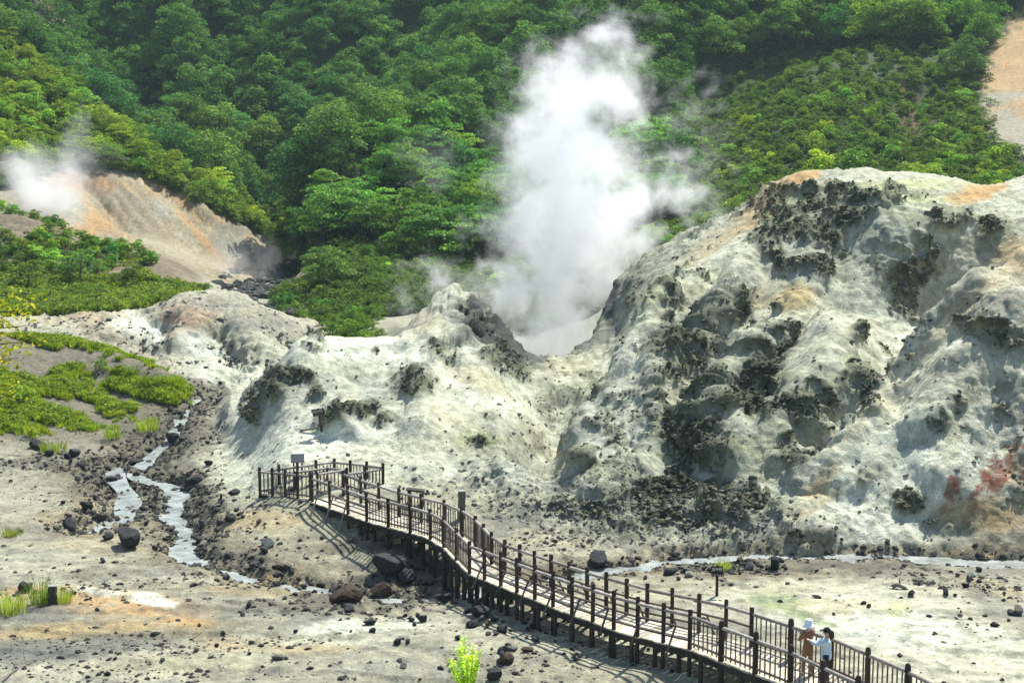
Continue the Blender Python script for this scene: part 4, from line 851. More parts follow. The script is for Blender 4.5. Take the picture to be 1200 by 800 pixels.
# undergrowth between the trees
und = [s for s in spots if s[2] < 260]
mass('undergrowth', SHRUBC, [(s[1] + random.uniform(-3, 3), s[2] + random.uniform(-3, 0), 0) for s in und] and [(x2, y2, gz(x2, y2) - .2) for x2, y2 in [(s[1] + random.uniform(-3, 3), s[2] - random.uniform(0, 3)) for s in und + und if s[5] < 1120]], .8, 1.5, 'dark undergrowth filling the gaps below the trees', (.025, .06, .016))
# the yellow green spur at the left: low dense trees and shrubs
sp = []
for x, y in jittered(176, 246, 2.1):
    zz_ = gz(x, y); a, b = project(np.array([x, y, zz_])); a, b = float(a), float(b)
    if a < -60 or a > 345 or b > hq(a) + 3: continue
    if y > np.interp(a, [0, 60, 100, 150, 200, 275, 330], [243, 240, 235, 226, 216, 214, 214]): continue
    if seen(x, y, zz_, 2): sp.append((x, y, zz_, a, b))
print('spur', len(sp)); random.shuffle(sp)
ind = sp[:150]
for x, y, zz_, a, b in ind[:70]: tree(SMALL, x, y, random.uniform(.7, 1.15), *where('small yellow green tree', a, b), SPUR, zz=zz_)
for x, y, zz_, a, b in ind[70:]: shrub(x, y, random.uniform(.8, 1.4), *where('yellow green shrub', a, b), SPUR)
mass('spur_brush', SHRUBC, [(a[0], a[1], a[2] - .1) for a in sp[150:]], .7, 1.35, 'dense low brush covering the left spur', SPUR)
# brush on the open right slope
br = []
for x, y in jittered(130, 250, 2.3):
    zz_ = gz(x, y); a, b = project(np.array([x, y, zz_])); a, b = float(a), float(b)
    if a < 700 or a > 1230 or b < 30: continue
    if not (62 + max(0, 880 - a) * .6 < b + 12): continue
    if (a - 1212) ** 2 / 68 ** 2 + (b - 112) ** 2 / 95 ** 2 < 1: continue
    if abs(a - (1060 + (b - 130) * .3)) < 15 and 90 < b < 190 and random.random() < .8: continue
    if seen(x, y, zz_, 1.5): br.append((x, y, zz_, a, b))
print('brush', len(br)); random.shuffle(br); br.sort(key=lambda s: s[1] > 205)
for x, y, zz_, a, b in br[:140]: shrub(x, y, random.uniform(.55, 1.1), *where('bright green shrub', a, b), random.choice([BRUSH, BRUSH, FRESH]))
mass('slope_brush', SHRUBC, [(a[0], a[1], a[2] - .1) for a in br[140:]], .4, 1.0, 'low brush and bamboo grass on the open right slope', BRUSH)
# low greenery at the foot of the middle slope
ft = []
for x, y in jittered(101, 176, 1.7):
    zz_ = gz(x, y); a, b = project(np.array([x, y, zz_])); a, b = float(a), float(b)
    if a < 322 or a > 860: continue
    if y < 129 and (a < 378 or a > 446): continue
    if a < 470 and (b - (345 - (a - 330) * .62)) < 0 and y > 150 and a < 400: continue
    if blobv := ((a - 430) / 26) ** 2 + ((b - 350) / 8) ** 2 < 1: continue
    if 480 < a < 640 and 338 < b < 372 and random.random() < .8: continue
    if seen(x, y, zz_, 1.0): ft.append((x, y, zz_, a, b))
random.shuffle(ft); print('foot', len(ft))
for x, y, zz_, a, b in ft[:80]: shrub(x, y, random.uniform(.45, .95), *where('fresh green shrub', a, b), random.choice([BRUSH, FRESH, MID]))
mass('foot_brush', SHRUBC, [(a[0], a[1], a[2] - .1) for a in ft[80:]], .3, .8, 'low green brush at the foot of the middle slope', BRUSH)
# named single trees
def ptree(px, py, Y, hgt, ks, kh, lab, colr, cat='tree'):
    p = at_y(px, py, Y); return tree([ks], p[0], p[1], hgt / kh, lab, None, colr)
def gtree(px, py, hpx, ks, kh, lab, colr):
    h = hit(px, py)
    return tree([ks], h.x, h.y, hpx * h.y / FPX / kh, lab, None, colr, zz=h.z)
ptree(352, 262, 196, 10.5, BROAD[1], 8.6, 'tallest dark round tree standing at the mouth of the side valley', (.035, .078, .03))
gtree(93, 334, 46, SMALL[1], 3.8, 'dense dark green small tree on the grass terrace at the left', (.05, .11, .03))
gtree(155, 336, 38, SMALL[0], 3.8, 'spreading small tree at the right end of the grass terrace', (.10, .16, .03))
gtree(33, 342, 42, SMALL[2], 3.8, 'thin open small tree on the grass terrace near the left edge', (.10, .16, .03))
gtree(350, 300, 24, SMALL[0], 3.8, 'small lone tree on the ridge at the head of the valley', (.07, .12, .03))
ptree(1132, 84, 212, 6.5, BROAD[2], 8.6, 'isolated pale green tree above the brush on the right slope', (.075, .13, .035))
ptree(380, 345, 148, 5.0, LAYER[1], 5.2, 'spreading tree with bare stems above the valley brush', (.08, .14, .03))
for px, py, l in [(962, 196, 'bright round bush just behind the crest of the right hill'), (1002, 194, 'bright bush right of the round one behind the crest'), (1120, 205, 'wide bush behind the crest near the orange patch'), (1172, 185, 'rounded bush below the bare grey scar at the right edge')]:
    p = at_y(px, py, 168); shrub(p[0], p[1], 1.5, l, None, FRESH)
# bank brush at the left and the hedge line over the scar
bk = []
for x, y in jittered(139, 158, 1.5):
    zz_ = gz(x, y); a, b = project(np.array([x, y, zz_])); a, b = float(a), float(b)
    if a < -60 or a > 182 - (b - 300) * .3 or float(vnoise(np.array([x / 3.2, y / 3.2, 1.0]), 3)) < -.25: continue
    bk.append((x, y, zz_))
random.shuffle(bk); print('bank', len(bk))
for x, y, zz_ in bk[:60]: shrub(x, y, random.uniform(.5, .9), 'green shrub on the brown bank behind the grass terrace', 'shrubs on the brown bank', random.choice([MID, BRUSH, FRESH]))
mass('bank_brush', SHRUBC, [(a[0], a[1], a[2] - .1) for a in bk[60:]], .3, .8, 'low brush over the brown bank', BRUSH)
hd = []
for t_ in np.linspace(0, 1, 90):
    px = 130 + t_ * 215; h = hit(px, hq(px) + 1)
    if h is not None: hd.append((h.x + random.uniform(-.4, .4), h.y + random.uniform(0, 1.5), h.z - .2))
mass('hedge_of_brush', SHRUBC, hd, .45, .75, 'narrow band of green brush edging the top of the orange scar', (.12, .20, .04))
# grass
def grass_pts(n, msk): return surf_points(n, msk * vis)
an = vnoise(np.stack([(PX * .5 + PY * 1.0) / 13, (PX * .5 - PY) / 70 + PY * 0, PX * 0], -1), 91)
streak = vnoise(np.stack([(PY - PX * .33) / 11.0, (PX + PY * .3) / 75.0, PX * 0], -1), 93)
gmask = gl * (PX > -60) * smooth(.0, .42, streak * .95 + .75 * e1 + .75 * f1 + .18 * (1 - PX / 120)) * smooth(515 - .12 * 0, 492, PY + np.maximum(0, PX - 60) * .10) * smooth(235, 205, PX + (PY - 440) * .25)
idg = surf_points(15500, gmask ** 1.3)
def putg(name, pc, ids, s0, s1, lab, colr):
    P = PFIN[ids] + RNG.normal(0, .06, (len(ids), 3)) * np.array([1, 1, 0]); n = len(ids); rot = np.zeros((n, 3)); rot[:, 2] = RNG.uniform(0, 6.28, n); rot[:, :2] = RNG.normal(0, .12, (n, 2))
    scatter(name, pc, P, rot, RNG.uniform(s0, s1, n), RNG.integers(0, len(pc.objects), n), lab, (*colr, 1))
putg('grass', TUFTC, idg[:14000], .25, .85, 'bright yellow green grass in streaks down the left slope', (.22, .33, .05))
putg('leafy_weeds', HERBC, idg[14000:], .3, .9, 'low leafy weeds among the grass of the left slope', (.20, .29, .05))
tm = (PX < 240) * (GY > 118) * (GY < 141) * smooth(-.15, .25, n_a * .6 + e1 * .8 + (240 - PX) / 300 - .15)
idt = surf_points(6500, tm * da ** .3); putg('terrace_grass', TUFTC, idt[:5000], .6, 1.5, 'bright grass covering the terrace behind the grey path', (.22, .33, .05)); putg('terrace_weeds', HERBC, idt[5000:], .8, 1.8, 'darker weeds along the terrace', (.13, .21, .04))
fm = ff * (GY < 215) * (GY > 128) * (PX > 340) * (PY > 60) * smooth(-.5, 0, n_a + .5) * (1 - scarR)
idf = surf_points(9000, fm * np.where(PX > 760, 1.4, .8)); putg('slope_grass', HERBC, idf, .8, 2.0, 'low bamboo grass on the open slopes', (.075, .14, .03))
# single weed clumps
def clump(px, py, wpx, hpx, lab, colr, n=7, leafy=False):
    h = hit(px, py); w_, hh = wpx * h.y / FPX, hpx * h.y / FPX
    rng = np.random.default_rng(int(px)); V = []
    if leafy: me = crown_mesh('weed_clump', int(px * 7 + py), w_, hh, 7, 520, w_ * .10, .7, .02, False, M_GRASS)
    else: me = tuft_mesh(int(px), 170, hh * 1.1, w_ * .5, w_ * .012)
    o = link('weed_clump', me); o.location = (h.x, h.y, gz(h.x, h.y) - .05); o.color = (*colr, 1); tag(o, lab, 'plant')
GC = (.20, .32, .05)
clump(48, 708, 24, 34, 'tall bright weed clump between the two dark stumps', GC); clump(75, 706, 20, 22, 'bright weed clump right of the dark stump', GC); clump(14, 716, 40, 24, 'wide grey green weed clump at the left edge of the mud flat', (.22, .32, .09))
clump(848, 667, 20, 13, 'small bright bush on the gravel bank behind the sign', GC); clump(14, 627, 30, 10, 'low grass clump at the left edge of the pale flat', (.20, .27, .06)); clump(132, 512, 20, 14, 'isolated round grass clump at the foot of the slope', GC); clump(173, 503, 26, 14, 'grass clump nearest the stream bed boulders', GC)
clump(62, 528, 30, 13, 'grass clump behind the dark block at the left', (.2, .29, .05)); clump(38, 510, 16, 14, 'grass clump hanging over the small grey hollow', (.2, .29, .05)); clump(26, 412+60, 34, 24, 'round lush clump low on the grassy slope', GC, leafy=True); clump(181, 455, 24, 20, 'round grass clump on bare soil at the right of the slope', GC); clump(155, 440, 18, 14, 'grass clump left of the round one on bare soil', GC); clump(118, 433, 20, 18, 'dark green round clump in the middle of the slope', (.12, .22, .04), leafy=True); clump(201, 452, 20, 14, 'last grass clump at the right end of the slope', GC)
# ---------------------------------------------------------------- boardwalk
def wood_mat(name, colr, var=.45, grain=(3, 3, 26)):
    m, t, p = newmat(name); tc = nd(t, 'NewGeometry').outputs['Position']; oi = nd(t, 'ObjectInfo')
    n = noise(t, 6, 6, .7, tc); n2 = noise(t, 40, 3, .6, tc)
    cc = mixc(t, ramp(t, n, .3, .7), tuple(x * (1 - var) for x in colr), tuple(min(1, x * (1 + var)) for x in colr))
    hsv = nd(t, 'HueSaturation'); t.links.new(cc, hsv.inputs['Color']); t.links.new(ramp(t, oi.outputs['Random'], 0, 1, .65, 1.3), hsv.inputs['Value'])
    t.links.new(hsv.outputs[0], p.inputs['Base Color']); p.inputs['Roughness'].default_value = .8; p.inputs['Specular IOR Level'].default_value = .25
    bump(t, p, n2, .5, .012); return m
W_POST = wood_mat('shaded_dark_wood', (.048, .037, .029)); W_RAIL = wood_mat('sunlit_weathered_rail_wood', (.30, .27, .23)); W_DECK = wood_mat('pale_deck_wood', (.50, .45, .34), .25); W_BEAM = wood_mat('deck_shade_beam_wood', (.035, .03, .026))  # sunlight put into the weathered rail tone, shade into post and beam tones
W_BAL = wood_mat('brown_baluster_wood', (.12, .095, .075))
def cyl_mesh(name, mat, sides=10, dome=False, taper=1.0):
    bm = bmesh.new(); prof = [(0, 1.0), (.5, .97), (1.0, taper)]
    if dome: prof = [(0, 1.02), (.5, 1.0), (.86, .98), (.875, .80), (.89, .80), (.90, 1.0), (.95, .98), (.985, .8), (1.0, .4)]
    rings = [[bm.verts.new((r * math.cos(6.2832 * k / sides), r * math.sin(6.2832 * k / sides), h)) for k in range(sides)] for h, r in prof]
    for A, B in zip(rings[:-1], rings[1:]):
        for k in range(sides): bm.faces.new((A[k], A[(k + 1) % sides], B[(k + 1) % sides], B[k]))
    bm.faces.new(list(reversed(rings[0]))); bm.faces.new(rings[-1])
    return bm_mesh(name, bm, mat, True)
def box_mesh(name, mat, bev=.06):
    bm = bmesh.new(); bmesh.ops.create_cube(bm, size=1.0)
    for v in bm.verts: v.co.z += .5
    return bm_mesh(name, bm, mat, False)
ME_POST, ME_BIGPOST, ME_RAIL, ME_BAL, ME_BEAM, ME_STRUT = cyl_mesh('post', W_POST, 10), cyl_mesh('post', W_POST, 12, True), cyl_mesh('rail', W_RAIL, 10), cyl_mesh('baluster', W_BAL, 6), box_mesh('beam', W_BEAM), cyl_mesh('strut', W_RAIL, 8)
def stick(name, a, b, r, me, parent, r2=None):
    a, b = Vector(a), Vector(b); d = b - a; o = bpy.data.objects.new(name, me); COL.objects.link(o); o.parent = parent
    q_ = d.to_track_quat('Z', 'Y'); o.location = a - parent.location; o.rotation_mode = 'QUATERNION'; o.rotation_quaternion = q_; o.scale = (r, r2 or r, d.length); return o
DZK = 1.0
walk = bpy.data.objects.new('boardwalk', None); COL.objects.link(walk)
walk.location = Vector(at_z(604, 694, DZK)); tag(walk, 'long winding wooden boardwalk with dark log railings leading to a square platform', 'boardwalk')
FP = [(364,587),(430,611),(499,628),(520,640),(550,672),(604,694),(664,717),(732,740),(808,759),(858,779),(923,804),(1000,842),(1085,890)]
WD = [1.5, 1.45, 1.35, 1.2, 1.1, 1.15, 1.25, 1.4, 1.55, 1.7, 1.8, 1.8, 1.8]
Fw = np.array([at_z(a, b, DZK)[:2] for a, b in FP])
sgn = np.diff(Fw, axis=0); sgn /= np.linalg.norm(sgn, axis=1, keepdims=True)
tan = np.vstack([sgn[:1], (sgn[:-1] + sgn[1:]) / 2, sgn[-1:]]); tan /= np.linalg.norm(tan, axis=1, keepdims=True)
nrm2 = np.stack([-tan[:, 1], tan[:, 0]], 1)                 # to the far side
Bw = Fw + nrm2 * np.array(WD)[:, None]
Fcum = np.r_[0, np.cumsum(np.hypot(*np.diff(Fw, axis=0).T))]; LT = Fcum[-1]
def fb(s): return (np.array([np.interp(s, Fcum, Fw[:, k]) for k in (0, 1)]), np.array([np.interp(s, Fcum, Bw[:, k]) for k in (0, 1)]))
def deckz(s): return DZK + .03 * math.sin(s * .5)
def plank(parent, A, B, A2, B2, zt, th=.05):
    """one board spanning A-B on one side and A2-B2 on the other"""
    V = [(A[0], A[1], zt), (B[0], B[1], zt), (B2[0], B2[1], zt), (A2[0], A2[1], zt)]; V += [(v[0], v[1], zt - th) for v in V]
    L = parent.location; V = [(v[0] - L.x, v[1] - L.y, v[2] - L.z) for v in V]
    F = [(0, 1, 2, 3), (7, 6, 5, 4), (0, 4, 5, 1), (1, 5, 6, 2), (2, 6, 7, 3), (3, 7, 4, 0)]
    me = bpy.data.meshes.new('plank'); me.from_pydata(V, [], F); me.update(); me.materials.append(W_DECK); o = bpy.data.objects.new('plank', me); COL.objects.link(o); o.parent = parent
npk = int(LT / .24)
for i in range(npk):
    s0, s1 = i * LT / npk + .008, (i + 1) * LT / npk - .008
    a, b = fb(s0); a2, b2 = fb(s1); e = random.uniform(.03, .09)
    d0 = (a - b) / np.linalg.norm(a - b); plank(walk, a + d0 * e, b - d0 * e, a2 + d0 * e, b2 - d0 * e, deckz(s0) + random.uniform(-.006, .006))
def sof(px):                                              # arc position from picture column along the front edge
    return float(np.interp(px, [f[0] for f in FP], Fcum))
def beam_line(P, zt, h, wdt):
    for a, b in zip(P[:-1], P[1:]):
        d = np.array(b) - np.array(a); o = stick('beam', (a[0], a[1], zt), (b[0], b[1], zt), wdt, ME_BEAM, walk, h)
        q_ = Vector((d[0], d[1], 0)).to_track_quat('Z', 'Y'); o.rotation_quaternion = q_
def railing(P, kind, top=1.02, post_r=.07, posth=1.22, big=False, both=True, zd=DZK, every=None, brace=0, side=None, foot=True):
    """P: post positions (x, y). kind: 'bal' upright balusters, 'rail' three long rails"""
    for i, p in enumerate(P):
        if (i == 0 and not both): continue
        g = min(gz(p[0], p[1]) - .15, zd - .3)
        stick('post', (p[0], p[1], g), (p[0] + random.uniform(-.015, .015), p[1] + random.uniform(-.015, .015), zd + posth + random.uniform(-.03, .03)), post_r * random.uniform(.92, 1.08), ME_BIGPOST if big else ME_POST, walk)
    for i, (a, b) in enumerate(zip(P[:-1], P[1:])):
        a = np.array(a); b = np.array(b); L = np.linalg.norm(b - a); d = (b - a) / L
        hs = [top, .17] if kind == 'bal' else [top, .60, .24]
        for j, h in enumerate(hs): stick('rail', (*(a - d * .03), zd + h + random.uniform(-.012, .012)), (*(b + d * .03), zd + h + random.uniform(-.012, .012)), .055 if j == 0 else .04, ME_RAIL if j == 0 else ME_RAIL2, walk)
        if kind == 'bal':
            n = max(1, int(round(L / .185)) - 1)
            for k in range(1, n + 1):
                q_ = a + d * L * k / (n + 1); stick('baluster', (q_[0], q_[1], zd + .06), (q_[0] + random.uniform(-.012, .012), q_[1], zd + top - .01), .024, ME_BAL, walk)
ME_RAIL2 = cyl_mesh('rail', W_BAL, 8)
def posts_between(s0, s1, n, side):
    out = []
    for s in np.linspace(s0, s1, n + 1):
        a, b = fb(s); out.append(tuple(a if side == 'f' else b))
    return out
s1_, s2_, s3_, s4_ = sof(430), sof(550), sof(808), LT
railing(posts_between(0.15, s1_, 3, 'f'), 'rail', both=True)
q1 = posts_between(s1_, sof(520), 4, 'f') + posts_between(sof(520), s2_, 2, 'f')[1:]
railing(q1, 'bal', post_r=.075, posth=1.2, big=False, both=False)
railing(posts_between(s2_, s3_, 11, 'f'), 'rail', both=False)
railing(posts_between(s3_, s4_, 7, 'f'), 'bal', post_r=.088, posth=1.26, big=True, both=False)
t0_, t1_, t2_ = sof(436), sof(560), sof(838)
railing(posts_between(.3, t0_, 3, 'b'), 'rail')
railing(posts_between(t0_, t1_, 7, 'b'), 'bal', post_r=.07, posth=1.2, both=False)
railing(posts_between(t1_, t2_, 12, 'b'), 'rail', both=False)
railing(posts_between(t2_, s4_, 6, 'b'), 'bal', post_r=.088, posth=1.26, big=True, both=False)
for side in (0, 1):
    P = [fb(s)[side] for s in np.linspace(0, LT, 26)]; beam_line(P, DZK - .17, .20, .10)
# outward struts of the plain railing
for s in list(np.linspace(s2_ + .9, s3_ - .5, 8)) + [.8, 1.9, 3.0]:
    a, b = fb(s); d0 = (a - b) / np.linalg.norm(a - b)
    for p, dd in ((a, d0), (b, -d0)):
        e = p + dd * .48; stick('strut', (e[0], e[1], DZK - .25 if s > 4 else gz(e[0], e[1])), (p[0], p[1], DZK + .62), .035, ME_RAIL2 if s > 4 else ME_STRUT, walk)
# piers and braces in the hollow
for s in np.linspace(s1_ - .6, s2_ + 1.0, 12):
    a, b = fb(s)
    for k, p in enumerate((a + (b - a) * .04, (a + b) / 2, b - (b - a) * .04)):
        stick('pier', (p[0], p[1], gz(p[0], p[1]) - .2), (p[0], p[1], DZK - .06), .085, ME_POST, walk)
    stick('cross_beam', (*(a - (b - a) * .08), DZK - .28), (*(b + (b - a) * .08), DZK - .28), .09, ME_POST, walk)
for s in np.linspace(s1_ - .4, s2_ + .4, 8):
    a, _ = fb(s); b, _ = fb(s + .95); stick('brace', (a[0], a[1], gz(a[0], a[1])), (b[0], b[1], DZK - .2), .05, ME_POST, walk)
for s in np.linspace(s2_ + 1.4, LT - .3, 22):
    a, b = fb(s)
    for p in (a, b): stick('pier', (p[0], p[1], min(gz(p[0], p[1]), .8) - .25), (p[0], p[1], DZK - .06), .075, ME_POST, walk)
# platform
c0, c1, c2, c3, c4 = [at_z(a, b, DZK)[:2] for a, b in ((305,579),(392,567),(449,574),(407,580),(364,585))]
def lerp(a, b, t_): return a + (b - a) * t_
n = 20
for i in range(n):
    u0, u1 = i / n + .003, (i + 1) / n - .003
    fr = lambda u: lerp(c0, c4, u / .42) if u < .42 else lerp(c4, c2, (u - .42) / .58)
    bk_ = lambda u: lerp(c0, c1, u / .55) if u < .55 else lerp(c1, c2, (u - .55) / .45)
    if np.linalg.norm(fr(u0) - bk_(u0)) + np.linalg.norm(fr(u1) - bk_(u1)) > .1: plank(walk, fr(u0), bk_(u0), fr(u1), bk_(u1), DZK + .012 + random.uniform(-.004, .004))
def pl(a, b, k): return [tuple(lerp(a, b, i / k)) for i in range(k + 1)]
railing(pl(c0, c4, 4), 'bal', post_r=.07); railing(pl(c0, c1, 4), 'bal', post_r=.07, both=False); railing(pl(c1, c2, 3), 'bal', post_r=.07, both=False); railing(pl(c3, c2, 2), 'bal', post_r=.07, top=.95)
beam_line([c0, c4], DZK - .17, .22, .12); beam_line([c4, c3], DZK - .17, .22, .12); beam_line([c0, c1], DZK - .17, .2, .1); beam_line([c1, c2], DZK - .17, .2, .1); beam_line([c3, c2], DZK - .17, .2, .1)
i0, i1, i2, i3 = [at_z(a, b, DZK)[:2] for a, b in ((346,579),(384,573.5),(405,576),(372,581.5))]
railing([tuple(i0), tuple(i1), tuple(i2)], 'bal', post_r=.055, top=.98, posth=1.05); railing([tuple(i3), tuple(i2)], 'bal', post_r=.055, top=.98, posth=1.05)
for a, b in ((c0, c4), (c4, c3), (c0, c1), (c1, c2)):
    for k in range(5): p = lerp(a, b, k / 4); stick('pier', (p[0], p[1], gz(p[0], p[1]) - .25), (p[0], p[1], DZK - .05), .08, ME_POST, walk)

# ---------------------------------------------------------------- signs and small built things
def root(name, loc, lab, cat, group=None, rz=0):
    r = bpy.data.objects.new(name, None); COL.objects.link(r); r.location = loc; r.rotation_euler = (0, 0, rz); tag(r, lab, cat, group); return r
def boxo(name, parent, cx_, cy_, cz_, sx, sy, sz, mat, rot=(0, 0, 0), bev=.008):
    bm = bmesh.new(); bmesh.ops.create_cube(bm, size=1.0)
    for v in bm.verts: v.co = Vector((v.co.x * sx, v.co.y * sy, v.co.z * sz))
    if bev: bmesh.ops.bevel(bm, geom=bm.edges[:], offset=bev, segments=1, affect='EDGES')
    o = link(name, bm_mesh(name, bm, mat, False), parent); o.location = (cx_, cy_, cz_); o.rotation_euler = rot; return o
M_WLET = simple_mat('white_lettering', (.75, .75, .72), var=.08, b=0); M_PANEL = simple_mat('grey_panel', (.30, .31, .30), var=.2, scale=5); M_SIGN = simple_mat('sign_board', (.030, .022, .018), var=.4, scale=8)
def glyph(parent, x, y, zc, s, strokes):
    bm = bmesh.new()
    for (x0, z0, x1, z1) in strokes:
        L = math.hypot(x1 - x0, z1 - z0); ox, oz = -(z1 - z0) / L * .05, (x1 - x0) / L * .05
        v = [bm.verts.new((px_ * s, yy, pz_ * s)) for yy in (0, .006) for px_, pz_ in ((x0 - ox, z0 - oz), (x1 - ox, z1 - oz), (x1 + ox, z1 + oz), (x0 + ox, z0 + oz))]
        bm.faces.new(v[:4]); bm.faces.new(v[7:3:-1])
        for k in range(4): bm.faces.new((v[k], v[(k + 1) % 4], v[4 + (k + 1) % 4], v[4 + k]))
    o = link('letter', bm_mesh('letter', bm, M_WLET, False), parent); o.location = (x, y, zc); return o
GL = [[(0,.9,0,.75),(-.4,.7,.4,.7),(-.2,.6,-.12,.1),(.2,.6,.12,.1),(-.45,0,.45,0)], [(.1,.9,-.4,.05),(.0,.6,.4,.05)], [(-.35,.9,-.35,.0),(0,.8,0,.1),(.35,.9,.35,.0),(-.45,.45,.45,.45)], [(-.4,.85,.4,.85),(0,.85,0,0),(-.45,.4,.45,.4),(-.3,0,.3,0)]]
def signpost(px, py, hpx, wpx, bh, lab, lean=0, let=True, rows=2):
    h = hit(px, py); sc_ = h.y / FPX; H = hpx * sc_; W = wpx * sc_
    r = root('sign_post', (h.x, h.y, h.z - .05), lab, 'sign'); r.rotation_euler = (0, lean, 0)
    o = link('post', cyl_mesh('post', W_POST, 8), r); o.scale = (.055, .055, H)
    zt = H - bh * sc_ * .5
    for k in range(rows):
        b = boxo('board', r, random.uniform(-.02, .02), -.09, zt - (k - (rows - 1) / 2) * bh * sc_ / rows, W * random.uniform(.9, 1), .04, bh * sc_ / rows * .92, M_SIGN, (0, random.uniform(-.04, .04), 0))
        if let:
            for j in range(4 if k == 0 else 5): glyph(b, (j - (1.5 if k == 0 else 2)) * W * .2, -.027, -bh * sc_ / rows * .32, bh * sc_ / rows * .62 * (1 if k == 0 else .5), GL[(j + k) % 4])
    for xx in (-.35, .35): boxo('batten', r, xx * W, -.055, zt, .04, .03, bh * sc_ * 1.1, W_POST)
    return r
signpost(840, 698, 40, 15, 13, 'small dark wooden warning sign with white characters on a post beyond the railing')
signpost(377, 505, 29, 16, 9, 'leaning dark wooden sign on a thin post on the white slope above the platform', lean=-.14)
h = hit(349, 553); r = root('notice_panel', (h.x, h.y, h.z), 'grey rectangular back of a notice panel standing behind the platform railing', 'sign')
s_ = h.y / FPX; boxo('panel', r, 0, 0, 17 * s_, 16 * s_, .06, 11 * s_, M_PANEL, (0, 0, .15)); [link('leg', cyl_mesh('leg', W_POST, 8), r) for _ in range(2)]
for k, ch in enumerate([c_ for c_ in r.children if c_.name.startswith('leg')]): ch.scale = (.04, .04, 15 * s_); ch.location = ((k - .5) * 10 * s_, .06, 0)
h = hit(541, 608); r = root('wooden_stake', (h.x, h.y, h.z - .1), 'short square greenish grey stake standing behind the boardwalk railing', 'post'); M_STAKE = simple_mat('mossy_stake', (.11, .12, .08), var=.4, scale=8)
s_ = h.y / FPX; boxo('stake', r, 0, 0, 19 * s_, 8 * s_, 6 * s_, 36 * s_, M_STAKE, (0, .03, .3), .02); boxo('stake_cap', r, 0, 0, 37.4 * s_, 8.4 * s_, 6.4 * s_, 1.2 * s_, M_PANEL, (0, .03, .3), .01)
h = hit(487, 592); r = root('wooden_bench', (h.x, h.y, h.z + .1), 'low dark plank bench on the slope behind the boardwalk railing', 'bench')
s_ = h.y / FPX
for k in range(2): boxo('plank', r, 0, k * .22, 16 * s_ - .02, 22 * s_, .2, .09, W_POST, (0, .12, .0), .01)
for k in (-1, 1): boxo('leg', r, k * 7.5 * s_, .1, 8 * s_ - k * .05 - .12, .16, .3, 15 * s_, W_POST)
h = hit(62, 707); r = root('tree_stump', (h.x, h.y, h.z - .05), 'dark square cut stump standing upright between two bright weed clumps', 'stump')
s_ = h.y / FPX; M_STUMP = simple_mat('stump_wood', (.05, .045, .04), var=.5, scale=8, b=.6); boxo('trunk', r, 0, 0, 12 * s_, 11 * s_, 10 * s_, 24 * s_, M_STUMP, (0, .02, .3), .03); boxo('cut_top', r, 0, 0, 24.4 * s_, 10 * s_, 9 * s_, .9 * s_, M_PANEL, (0, .02, .3), .008)
# driftwood
def branch(px, py, px2, py2, rr, lab, name='driftwood'):
    a, b = hit(px, py), hit(px2, py2); bm = bmesh.new(); pts = []
    for k in range(6):
        p = a.lerp(b, k / 5); pts.append((p.x - a.x + random.uniform(-.04, .04), p.y - a.y + random.uniform(-.04, .04), gz(p.x, p.y) - a.z + rr * .6 + .1 * math.sin(k)))
    tube(bm, pts, [rr, rr * .95, rr * .85, rr * .8, rr * .6, rr * .3], 7); tube(bm, [pts[2], (pts[2][0] + .1, pts[2][1] + .3, pts[2][2] + .35)], [rr * .5, rr * .15], 5)
    o = link(name, bm_mesh(name, bm, M_DRIFT)); o.location = a; tag(o, lab, 'log'); return o
M_DRIFT = simple_mat('grey_dead_wood', (.17, .155, .13), var=.5, scale=9)
branch(1046, 689, 1067, 691, .09, 'forked dark log lying alone on the pale flat behind the people')
branch(352, 505, 392, 484, .05, 'thin grey branch lying on the slope just behind the leaning sign'); branch(372, 500, 412, 470, .04, 'second thin branch running up the slope right of the leaning sign')
branch(236, 484, 262, 472, .09, 'pale log lying across the stream bed in the distance')
branch(3, 798, 32, 776, .03, 'dry grey twig rising at the bottom left corner')

# ---------------------------------------------------------------- close plants: fern sprig at the bottom, yellow leaves at the left edge
def frond_plant(name, px, py, hpx, lab, colr, nst, seed, spread=.35, leaf=.10):
    rng = np.random.default_rng(seed); y0 = 38.5; p = at_y(px, py, y0); g = gz(p[0], p[1]); top = at_y(px, py - hpx, y0)[2] - g; r = root(name, (p[0], p[1], g), lab, 'plant')
    for k in range(nst):
        a = rng.uniform(0, 6.28); hh = top * rng.uniform(.72, 1.05); l = rng.uniform(.02, spread) * hh; bm = bmesh.new()
        pts = [(math.cos(a) * l * t_ ** 1.5, math.sin(a) * l * t_ ** 1.5, hh * t_) for t_ in np.linspace(0, 1, 6)]; tube(bm, pts, [.012, .011, .01, .008, .006, .003], 4); st = link('stem', bm_mesh('stem', bm, M_STEM), r)
        C_, N_ = [], []
        for t_ in np.linspace(.45, 1, 30):
            for sgn_ in (-1, 1):
                b = a + sgn_ * 1.4 + rng.uniform(-.5, .5); q_ = np.array([np.interp(t_, np.linspace(0, 1, 6), [v[i] for v in pts]) for i in range(3)])
                C_.append(q_ + np.array([math.cos(b), math.sin(b), .25]) * leaf * rng.uniform(.4, 1.1)); N_.append([rng.normal() * .4, rng.normal() * .4, 1])
        me = finish_leaves('leaves', leaf_quads(np.array(C_), np.array(N_), leaf * 1.35, rng, .42), rng, M_GRASS); o = link('leaves', me, r); o.color = jitc(colr, .1)
M_STEM = simple_mat('green_stem', (.14, .17, .05), b=0)
frond_plant('fern_sprig', 549, 806, 54, 'bright yellow green leafy sprig rising at the bottom edge before the boardwalk', (.30, .46, .05), 24, 5, .36, .10)
